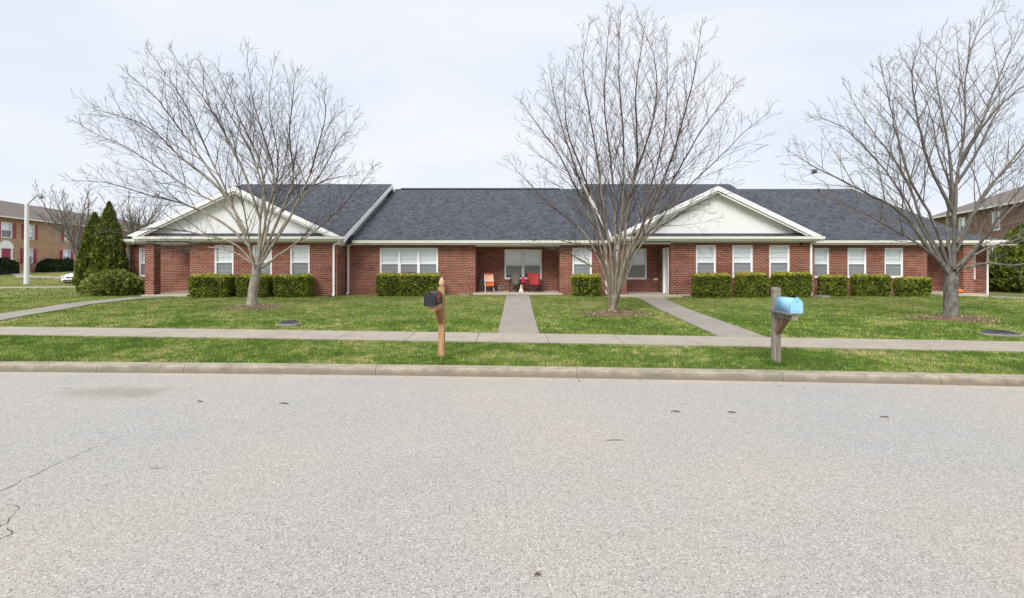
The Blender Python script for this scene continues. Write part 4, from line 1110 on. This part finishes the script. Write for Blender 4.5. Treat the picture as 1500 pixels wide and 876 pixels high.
mulch(X(372, 17.0), 17.0, 1.05, .95, 5000, 'brown mulch ring around the foot of the left tree')
mulch(X(900, 15.1), 15.1, 1.05, .85, 5000, 'brown mulch ring around the foot of the middle tree')
mulch(X(1396, 13.8), 13.7, 1.15, .95, 5000, 'brown mulch ring around the foot of the right tree')
MUL = [(X(372, 17.0), 17.0, 1.0), (X(900, 15.1), 15.1, .95), (X(1396, 13.8), 13.7, 1.05)]

# ------------------------------------------------------------------ grass
def in_path(xs, ys):
    bad = np.zeros(len(xs), bool)
    for line, hw in PATHS:
        for a, b in zip(line[:-1], line[1:]):
            dx, dy = b.x - a.x, b.y - a.y; L2 = dx * dx + dy * dy
            t = np.clip(((xs - a.x) * dx + (ys - a.y) * dy) / L2, 0, 1); d2 = (xs - a.x - t * dx) ** 2 + (ys - a.y - t * dy) ** 2
            bad |= d2 < (hw - .01) ** 2
    return bad
vk = np.vectorize(kerbY); vw = np.vectorize(walkY); vG = np.vectorize(G)
def pn(xs, ys, s, off=0):   # cheap patch noise
    return np.array([noise.noise(Vector((a * s + off, b * s, off * .3))) for a, b in zip(xs, ys)])
def grass(name, xs, ys, hmin, hmax, wd, label):
    bad = in_path(xs, ys)
    wy = vw(xs); bad |= (ys > wy - 1.2 + .01) & (ys < wy - .012)
    for mx_, my_, mr in MUL:
        d = np.hypot(xs - mx_, ys - my_); bad |= (d < mr * 1.15) & (rng.random(len(xs)) > (d / mr / 1.0) ** 3)
    # thin worn patches
    k1 = pn(xs, ys, .55, 3); k2 = pn(xs, ys, 1.9, 9); k3 = pn(xs, ys, 7, 5)
    edge = np.clip(1 - (ys - (vk(xs) + .17)) / .38, 0, 1) * 1.7
    ed2 = np.clip(1 - (ys - wy) / .5, 0, 1) * (ys > wy)
    dry = k1 * .7 + k2 * .55 + + .4 * k3 + .30 * ed2 + .5 * np.clip((-xs - 7) / 6, 0, 1) * np.clip(1 - (ys - 12) / 4, 0, 1) * (ys > wy) - .20
    bad |= rng.random(len(xs)) < np.clip(dry * 1.1 - .1, 0, .62)
    xs, ys, dry, k3 = xs[~bad], ys[~bad], dry[~bad], k3[~bad]; n = len(xs)
    z = vG(xs, ys) - .01
    hgt = rng.uniform(hmin, hmax, n) * (1 - .45 * np.clip(dry, 0, 1)) * (1 + .35 * k3); 
    for cx_, cy_, r_, n_ in RING: hgt = hgt * (1 + 1.1 * (np.hypot(xs - cx_, ys - cy_) < .17))
    a = rng.uniform(0, 2 * math.pi, n); lean = rng.uniform(.1, .9, n); la = rng.uniform(0, 2 * math.pi, n)
    b0 = np.stack([xs, ys, z], 1); w_ = np.stack([np.cos(a), np.sin(a), np.zeros(n)], 1) * (wd * rng.uniform(.6, 1.3, n))[:, None] / 2
    tip = b0 + np.stack([np.cos(la) * lean * hgt, np.sin(la) * lean * hgt, hgt], 1)
    V = np.stack([b0 - w_, b0 + w_, tip], 1).reshape(-1, 3)
    k4 = pn(xs, ys, 3.1, 21); tint = np.clip(.36 + .58 * dry + .22 * k4 + .30 * k3 + rng.normal(0, .25, n) + (rng.random(n) < .05) * .45, 0, 1)
    o = link_mesh(name, array_mesh(name, V, 3, tint), blade_m); tag(o, label, 'grass', kind='stuff'); return o
def pts(x0, x1, y0f, y1f, dens):
    ylo = min(y0f(x0), y0f(x1), y0f(0)); yhi = max(y1f(x0), y1f(x1), y1f(0)); n = int((x1 - x0) * (yhi - ylo) * dens)
    xs = rng.uniform(x0, x1, n); ys = rng.uniform(ylo, yhi, n); lo = np.array([y0f(v) for v in xs]); hi = np.array([y1f(v) for v in xs]); k_ = (ys > lo) & (ys < hi)
    return xs[k_], ys[k_]
RING = [(-1.17, 8.18, .07, 260), (X(1137, 7.76), 7.77, .075, 260)]
xs, ys = pts(-15, 15, lambda x: kerbY(x) + .15, lambda x: walkY(x) - 1.17, 3600)
for cx_, cy_, r_, n_ in RING:
    a_ = rng.uniform(0, 6.283, n_); q_ = r_ + np.abs(rng.normal(0, .05, n_)); xs = np.append(xs, cx_ + q_ * np.cos(a_)); ys = np.append(ys, cy_ + q_ * np.sin(a_))
grass('verge_grass', xs, ys, .025, .06, .009, 'short green and straw coloured grass between kerb and sidewalk')
def tri(y0, y1, dens, halfk=1.12, add=4):
    n = int((y1 - y0) * (2 * halfk * y1 + 2 * add) * dens); ys = rng.uniform(y0, y1, n); xs = rng.uniform(-1, 1, n) * (halfk * y1 + add)
    k_ = np.abs(xs) < halfk * ys + add; xs, ys = xs[k_], ys[k_]; k_ = ys > vw(xs) - .02; return xs[k_], ys[k_]
A1 = tri(7.6, 13.5, 1500); A2 = tri(13.5, 17.5, 800); A3 = tri(17.5, 21.4, 450)
k_ = ~((A3[1] > 21.2)); A3 = (A3[0][k_], A3[1][k_])
xs = np.concatenate([A1[0], A2[0], A3[0]]); ys = np.concatenate([A1[1], A2[1], A3[1]])
grass('lawn_grass', xs, ys, .03, .065, .015, 'mown green lawn grass in front of the long brick building')
n = 26000; xs = -rng.uniform(17, 50, n); ys = rng.uniform(21, 41, n); k_ = (np.abs(xs) < 1.08 * ys + 1) & ~((xs > -35.4) & (xs < -28) & (ys > 36)) & (xs < -19.2)
grass('side_lawn_grass', xs[k_], ys[k_], .05, .09, .04, 'green grass beside the side pavement at the far left')

n = 2600; xs = rng.uniform(-14, 14, n); ys = np.concatenate([vk(xs[:900]) + rng.uniform(.17, .5, 900), vk(xs[900:1400]) - rng.uniform(.03, .16, 500) ** 1.0, rng.uniform(8, 20.5, n - 1400)])
kk = (np.abs(xs) < 1.09 * ys + .5); xs, ys = xs[kk], ys[kk]; n = len(xs); ky_ = vk(xs)
zz = np.where(ys < ky_ - .01, RZ + .008, vG(xs, ys) + np.where((ys > ky_ + .165) & ~in_path(xs, ys) & ~((ys > vw(xs) - 1.2) & (ys < vw(xs))), .035, .036))
q4 = leaf_quads(np.stack([xs, ys, zz], 1), rng.uniform(.008, .024, n), np.tile((.0, 0, .0), (n, 1)) , 1.8, 1.0)
q4[:, 2] = np.repeat(zz, 4) + (q4[:, 2] - np.repeat(zz, 4)) * .3
k = NT('leaf_litter_mat', .9, .1); k.col(k.ramp(k.attr(), [(0., (.13, .08, .05)), (.5, (.34, .25, .15)), (1., (.55, .46, .32))]))
o = link_mesh('leaf_litter', array_mesh('leaf_litter', q4, 4, rng.random(n)), k.m); tag(o, 'small tan dead leaves scattered over grass and kerb', 'leaf litter', kind='stuff')

# ------------------------------------------------------------------ far left: two-storey brick townhouse along the side street
def frame_of(p0, d):   # origin and unit direction of a facade; returns function (t along, o outward, z) -> world
    d = Vector(d).normalized(); nrm = Vector((d.y, -d.x))
    return lambda t, o, z: (p0[0] + d.x * t + nrm.x * o, p0[1] + d.y * t + nrm.y * o, z)
def fbox(m, F, t0, t1, o0, o1, z0, z1):
    vs = [F(t, o, z) for z in (z0, z1) for o in (o0, o1) for t in (t0, t1)]
    m.add(vs, [(0, 2, 3, 1), (4, 5, 7, 6), (0, 1, 5, 4), (2, 6, 7, 3), (0, 4, 6, 2), (1, 3, 7, 5)])
shutter_m = plain('crimson_shutter', (.32, .025, .055), .5, .1)
def townhouse(name, p0, d, t0, t1, zg, ze, zr, depth, wallm, roofm, label, wins, doors, flip=1, hip=0):
    F0 = frame_of(p0, d); F = (lambda t, o, z: F0(t, o * flip, z))
    c = F((t0 + t1) / 2, -depth / 2, zg); T_ = thing(name, c, label, 'building')
    # front wall with openings, plus the other three sides
    m = MB(); ts = sorted({t0, t1, *[w_[0] for w_ in wins], *[w_[1] for w_ in wins]})
    for a, b in zip(ts[:-1], ts[1:]):
        op = sorted([w_ for w_ in wins if w_[0] <= a + 1e-6 and w_[1] >= b - 1e-6], key=lambda q: q[2]); z = zg - .5
        for w_ in op: fbox(m, F, a, b, -.25, 0, z, w_[2]); z = w_[3]
        fbox(m, F, a, b, -.25, 0, z, ze - .1)
    fbox(m, F, t0, t1, -depth, -depth + .25, zg - .5, ze - .1)
    fbox(m, F, t0, t0 + .25, -depth + .25, -.25, zg - .5, ze - .1); fbox(m, F, t1 - .25, t1, -depth + .25, -.25, zg - .5, ze - .1)
    m.build('wall', wallm, T_)
    m = MB(); e = .4; hp = hip
    P = [F(t0 - e, e, ze), F(t1 + e, e, ze), F(t1 + e, -depth - e, ze), F(t0 - e, -depth - e, ze), F(t0 - e + hp, -depth / 2, zr), F(t1 + e - hp, -depth / 2, zr)]
    P2 = [F(t0 - e, e, ze - .15), F(t1 + e, e, ze - .15), F(t1 + e, -depth - e, ze - .15), F(t0 - e, -depth - e, ze - .15)]
    m.add(P + P2, [(0, 1, 5, 4), (2, 3, 4, 5), (1, 2, 5), (3, 0, 4), (6, 9, 8, 7), (0, 6, 7, 1), (1, 7, 8, 2), (2, 8, 9, 3), (3, 9, 6, 0)])
    m.build('roof', roofm, T_)
    m = MB(); fbox(m, F, t0 - e, t1 + e, e + .002, e + .1, ze - .16, ze - .02); m.build('gutter', trim, T_)
    for w_ in wins:
        a, b, z0, z1 = w_[:4]; m = MB(); f = .07
        fbox(m, F, a, a + f, -.12, .03, z0, z1); fbox(m, F, b - f, b, -.12, .03, z0, z1); fbox(m, F, a + f, b - f, -.12, .03, z0, z0 + f); fbox(m, F, a + f, b - f, -.12, .03, z1 - f, z1)
        zm = (z0 + z1) / 2; fbox(m, F, a + f, b - f, -.08, .0, zm - .03, zm + .03); wo = m.build('window', white, T_)
        m = MB(); fbox(m, F, a + f, b - f, -.07, -.06, z0 + f, z1 - f); m.build('pane', glass, wo)
        m = MB(); fbox(m, F, a + f, b - f, -.14, -.13, zm - (.0 if w_[4] else .5), z1 - f); m.build('blinds', blind_m, wo)
        m = MB(); fbox(m, F, a, b, -.24, -.2, z0, z1); m.build('interior', dark_in, wo)
        for s0, s1 in ((a - .52, a - .04), (b + .04, b + .52)):
            m = MB(); fbox(m, F, s0, s1, .005, .045, z0, z1)
            n = int((z1 - z0) / .09)
            for i in range(n): fbox(m, F, s0 + .06, s1 - .06, .045, .055, z0 + .09 * i + .02, z0 + .09 * i + .06)
            if not w_[5]: continue
            m.build('shutter', shutter_m, T_)
    for a, b, z0, z1, arch in doors:
        m = MB(); fbox(m, F, a, b, .01, .06, z0, z1); dd = m.build('door', shutter_m, T_)
        m = MB()
        for q in range(2):
            for z in (z0 + .25, z0 + 1.15):
                fbox(m, F, a + .12 + q * (b - a) / 2, a + (b - a) / 2 - .1 + q * (b - a) / 2, .06, .075, z, z + .7)
        m.build('door_panel', shutter_m, dd)
        m = MB(); fbox(m, F, a - .22, a - .002, .01, .12, z0, z1 + .02); fbox(m, F, b + .002, b + .22, .01, .12, z0, z1 + .02)
        if arch:
            n = 10; cx_ = (a + b) / 2; rx_ = (b - a) / 2 + .3
            for o_ in (.01,):
                pts_ = [(cx_ + rx_ * math.cos(math.pi * i / n), z1 + .02 + .75 * math.sin(math.pi * i / n)) for i in range(n + 1)]
                m.add([F(p[0], .01, p[1]) for p in pts_] + [F(p[0], .16, p[1]) for p in pts_], [tuple(range(n + 1)), tuple(range(2 * n + 1, n, -1))] + [(i, i + n + 1, i + n + 2, i + 1) for i in range(n)] + [(n, 2 * n + 1, n + 1, 0)])
        else: fbox(m, F, a - .22, b + .22, .01, .14, z1 + .022, z1 + .3)
        m.build('door_frame', white, T_)
        m = MB(); fbox(m, F, a - .5, b + .5, .0, 1.3, zg - .3, z0 - .02); m.build('step', conc_slab, T_)
    return T_, F
d1 = Vector((-.27, .963)).normalized(); P0 = (-47.3, 45.4)
def t_of(px):   # where a view ray meets the left facade line
    k_ = (px - 750) / 720; return (k_ * P0[1] - P0[0]) / (d1.x - k_ * d1.y)
def zof(px, py): t = t_of(px); return CAMH + (381 - py) / 720 * (P0[1] + d1.y * t)
wl = []
for pa, pb, ya, yb, half in ((1, 17.5, 323, 345, 1), (37, 50, 326, 348, 0), (94, 106, 333, 353, 0), (121, 129, 336, 354, 0)):
    wl.append((t_of(pa), t_of(pb), 3.75, 5.2, half, True))
for pa, pb, half in ((35, 48, 1), (92, 103, 1)):
    wl.append((t_of(pa), t_of(pb), 1.35, 2.8, half, True))
TH, FT = townhouse('brick_townhouse', P0, d1, -9, 38, .42, 5.75, 8.0, 10, brick_tan, shingle_brown,
          'two storey tan brick townhouse with crimson shutters at the far left', wl, [(t_of(0) , t_of(14), .6, 2.72, True), (t_of(119), t_of(124), .6, 2.7, False)])
# its hedge and shrub
def far_hedge(t0, t1, o, z0, h, w_, label):
    c = FT((t0 + t1) / 2, o, z0); n = int((t1 - t0) * 420); t = thing('foundation_hedge', c, label, 'hedge', 'dark hedges at the townhouse')
    tt = rng.uniform(t0, t1, n); th = rng.uniform(0, math.pi, n); nz = np.array([noise.noise(Vector((a * .9, math.cos(b) * 1.5, math.sin(b) * 1.5))) for a, b in zip(tt, th)])
    s = 1 + .18 * nz
    endf = np.minimum(1, np.sqrt(np.clip(np.minimum(tt - t0, t1 - tt) / .6, .02, 1)))
    P = np.array([FT(a, o + w_ / 2 * math.cos(b) * q * e, z0 + h * abs(math.sin(b)) ** .6 * q * e) for a, b, q, e in zip(tt, th, s, endf)]) - np.array(c)
    q4 = leaf_quads(P, rng.uniform(.08, .2, n), None, 1.6); link_mesh('foliage', array_mesh('foliage', q4, 4, np.clip(rng.random(n) * .8 + nz * .2, 0, 1)), dark_fol, t, local=True)
    m = MB(); n2 = 8; pr = [(w_ * .42 * math.cos(math.pi * i / n2), h * .86 * math.sin(math.pi * i / n2) ** .6) for i in range(n2 + 1)]
    vs = [Vector(FT(tq, o + p[0], z0 + p[1])) - Vector(c) for tq in (t0 + .3, t1 - .3) for p in pr]; k_ = n2 + 1
    m.add(vs, [(i, i + 1, i + 1 + k_, i + k_) for i in range(n2)] + [tuple(range(k_)), tuple(range(2 * k_ - 1, k_ - 1, -1))]); m.build('inner_foliage', dark_fol, t, local=True)
far_hedge(t_of(42) - .6, t_of(118) + .5, 1.3, .30, 1.35, 1.5, 'long dark hedge below the townhouse windows')
far_hedge(-3.5, t_of(0) - 1.5 + .9, 1.4, .35, 1.45, 1.4, 'dark rounded shrub left of the townhouse door')

# ------------------------------------------------------------------ street lamp
lx, ly = X(39, 33.5), 33.5; lz = G(lx, ly)
t = thing('street_lamp', (lx, ly, lz), 'white concrete street lamp with a bent arm on the far left lawn', 'street lamp')
m = MB(); m.tube([(0, 0, -.2), (0, 0, 5.45)], [.15, .10], 8); m.build('pole', plain('pale_concrete', (.62, .62, .62), .7, .06, 3), t, local=True)
m = MB(); m.tube([(0, 0, 5.35), (.25, 0, 5.62), (.62, -.03, 5.95), (.95, -.05, 6.12)], .035, 8); m.build('arm', steel, t, local=True)
m = MB(); m.lathe((1.05, -.05, 6.02), [(.05, -.20), (.12, -.16), (.14, -.05), (.10, .05), (.05, .12), (.04, .16)], 12); m.build('lamp_head', plain('lamp_metal', (.22, .22, .23), .5), t, local=True, smooth=True)

# ------------------------------------------------------------------ parked white car (side street)
def car(x, y, rz, z, label):
    t = thing('parked_car', (x, y, z), label, 'car', rz=rz)
    paint = plain('white_car_paint', (.80, .81, .83), .25, .02, 2, spec=.6); gl = plain('tinted_glass', (.02, .024, .03), .08, .05, 2, spec=.8)
    # nose points to -y; sections along y: (y, half width, z bottom, z shoulder, half width top, z top)
    sec = [(-2.25, .62, .28, .55, .58, .62), (-2.15, .78, .22, .60, .72, .72), (-1.8, .87, .20, .66, .80, .84), (-1.0, .90, .20, .78, .80, .95), (-.55, .91, .20, .86, .78, 1.02),
           (.0, .91, .20, .90, .66, 1.36), (.5, .91, .20, .92, .62, 1.44), (1.1, .91, .20, .92, .62, 1.42), (1.6, .90, .22, .92, .70, 1.18), (2.0, .86, .24, .90, .76, 1.02), (2.25, .78, .30, .80, .68, .92), (2.32, .66, .36, .7, .6, .8)]
    m = MB(); vs = []
    for y_, hw, zb, zs, ht, zt in sec:
        zm = (zb + zs) / 2
        half = [(hw * .80, zb), (hw, zb + .08), (hw * 1.01, zm), (hw * .985, zs), (ht, zt - .05), (ht * .82, zt)]
        vs += [(a, y_, b) for a, b in half] + [(-a, y_, b) for a, b in reversed(half)]
    k_ = 12; fs = [tuple(range(k_)), tuple(len(vs) - 1 - i for i in range(k_))]
    for i in range(len(sec) - 1):
        for j in range(k_): a = i * k_ + j; b = i * k_ + (j + 1) % k_; fs.append((a, a + k_, b + k_, b))
    m.add(vs, fs); b_ = m.build('body', paint, t, local=True, smooth=True); md = b_.modifiers.new('sub', 'SUBSURF'); md.levels = md.render_levels = 1
    for s in (-1, 1):
        m = MB(); m.add([(s * .80, -.45, 1.0), (s * .90, -.42, .93), (s * .91, 1.5, .97), (s * .74, 1.35, 1.25), (s * .68, .1, 1.32)], [(0, 1, 2, 3, 4)]); o = m.build('side_window', gl, t, local=True); q = o.modifiers.new('s', 'SOLIDIFY'); q.thickness = .03
        m = MB(); m.obox((s * .62, -2.18, .66), (.15, s * .05, 0), (0, .05, .02), (0, -.02, .055)); m.build('headlight', plain('headlight_lens', (.55, .57, .6), .15), t, local=True)
        m = MB(); m.obox((s * .16, -2.235, .60), (.13, 0, 0), (0, .04, 0), (0, 0, .05)); m.build('grille', dark_metal, t, local=True)
        m = MB(); m.obox((s * .98, -.35, 1.0), (.09, 0, 0), (0, .05, 0), (0, 0, .06)); m.build('mirror', paint, t, local=True)
        for yw in (-1.42, 1.38):
            m = MB(); m.tube([(s * .92, yw, .32), (s * .72, yw, .32)], .32, 20); wh = m.build('wheel', plain('tyre', (.02, .02, .02), .8), t, local=True)
            m = MB(); m.tube([(s * .925, yw, .32), (s * .90, yw, .32)], .2, 14); m.build('rim', steel, wh, local=True)
    m = MB(); m.obox((0, -.32, 1.17), (.66, 0, 0), (0, .30, .19), (0, -.012, .012)); m.build('windscreen', gl, t, local=True)
    m = MB(); m.obox((0, -2.24, .36), (.5, 0, 0), (0, .04, 0), (0, 0, .06)); m.build('lower_grille', dark_metal, t, local=True)
car(-34.15, 40.1, R(3), -.28, 'white car with dark grille parked behind the arborvitae at the far left')

# ------------------------------------------------------------------ brown two-storey building at the right
Pr = (35.3, 33.9); dr = Vector((.378, .926)).normalized()
wr = [(a, a + 1.1, z, z + 1.4, 1, False) for a in (-6, -1.5, 3, 8.5) for z in (1.3, 3.9)]
townhouse('brown_brick_house', Pr, dr, -13, 16.3, .3, 5.75, 8.05, 10, brick_brown, shingle_brown,
          'two storey brown brick building partly hidden behind the right tree', wr, [], flip=-1, hip=4.6)

# ------------------------------------------------------------------ small marks on the road
k = NT('crack_tar', .9, .1); k.col((.055, .05, .045)); crack_m = k.m
def crack(pp, w_, label, seed):
    random.seed(seed); P_ = []
    for px, py in pp:
        Y = (CAMH - RZ) * 720 / (py - 381); P_.append(Vector((X(px, Y), Y, RZ + .0)))
    line = []
    for a, b in zip(P_[:-1], P_[1:]):
        n = max(2, int((b - a).length / .035))
        for i in range(n): line.append(a.lerp(b, i / n) + Vector((random.gauss(0, .010), random.gauss(0, .010), 0)))
    line.append(P_[-1]); vs = []; fs = []
    for i, p in enumerate(line):
        t = (line[min(i + 1, len(line) - 1)] - line[max(0, i - 1)]); t.z = 0; t.normalize(); nn = Vector((-t.y, t.x, 0)); ww = w_ * random.uniform(.25, 1.0) * (1 - .6 * i / len(line))
        z = road_z(p.x, p.y) + .004
        vs += [(p.x - nn.x * ww, p.y - nn.y * ww, z), (p.x + nn.x * ww, p.y + nn.y * ww, z)]
        if i: fs.append((2 * i - 2, 2 * i - 1, 2 * i + 1, 2 * i))
    m = MB(); m.add(vs, fs); o = m.build('road_crack', crack_m); o['kind'] = 'structure'
def road_z(x, y):
    d = kerbY(x) - y; return RZ + .03 * (d / 4.7 if d < 4.7 else (9.4 - d) / 4.7)
crack([(-20, 735), (8, 722), (40, 705), (80, 685), (130, 662), (185, 640)], .0042, '', 1)
crack([(-10, 780), (12, 772), (24, 757), (28, 748), (10, 744)], .0045, '', 2)
crack([(-5, 800), (8, 793), (16, 787), (10, 779)], .005, '', 3)
crack([(845, 545), (846, 553), (849, 560)], .01, '', 4)
# twigs and leaves lying on the road and grass
k = NT('dead_leaf', .85, .1); k.col(k.ramp(k.attr(), [(0., (.10, .06, .035)), (1., (.24, .16, .10))])); leaf_m = k.m
for i, (px, py, s, lab) in enumerate([(416, 592, .06, 'long dark twig on the road below the left tree'), (990, 604, .06, 'dark twig cluster on the road right of the middle tree'),
        (1296, 612, .05, 'dark twig on the road near the right edge'), (788, 843, .022, 'small dark leaf on the asphalt at the bottom centre'), (1072, 605, .05, 'thin dark twig on the road below the blue mailbox'), (293, 589, .035, 'short dark twig on the road near the kerb at left')]):
    Y = (CAMH - RZ) * 720 / (py - 381); x = X(px, Y); z = road_z(x, Y); Y = (CAMH - z) * 720 / (py - 381); x = X(px, Y)
    m = MB(); random.seed(i + 40)
    if i == 3:
        m.add([(-s, 0, .004), (-s * .3, -s * .5, .012), (s, .0, .006), (-s * .2, s * .55, .014)], [(0, 1, 2, 3)]); nm = 'fallen_leaf'; ct = 'leaf'
    else:
        m.tube([(-s, 0, .008), (-s * .3, s * .12, .016), (s * .4, -s * .1, .012), (s, s * .1, .008)], [.003, .006, .006, .003], 5); m.tube([(-s * .3, s * .12, .014), (0, s * .5, .012)], .003, 4); nm = 'fallen_twig'; ct = 'twig'
    o = m.build(nm, leaf_m, base=(x, Y, z), local=True); tag(o, lab, ct, 'twigs and leaves on the road')
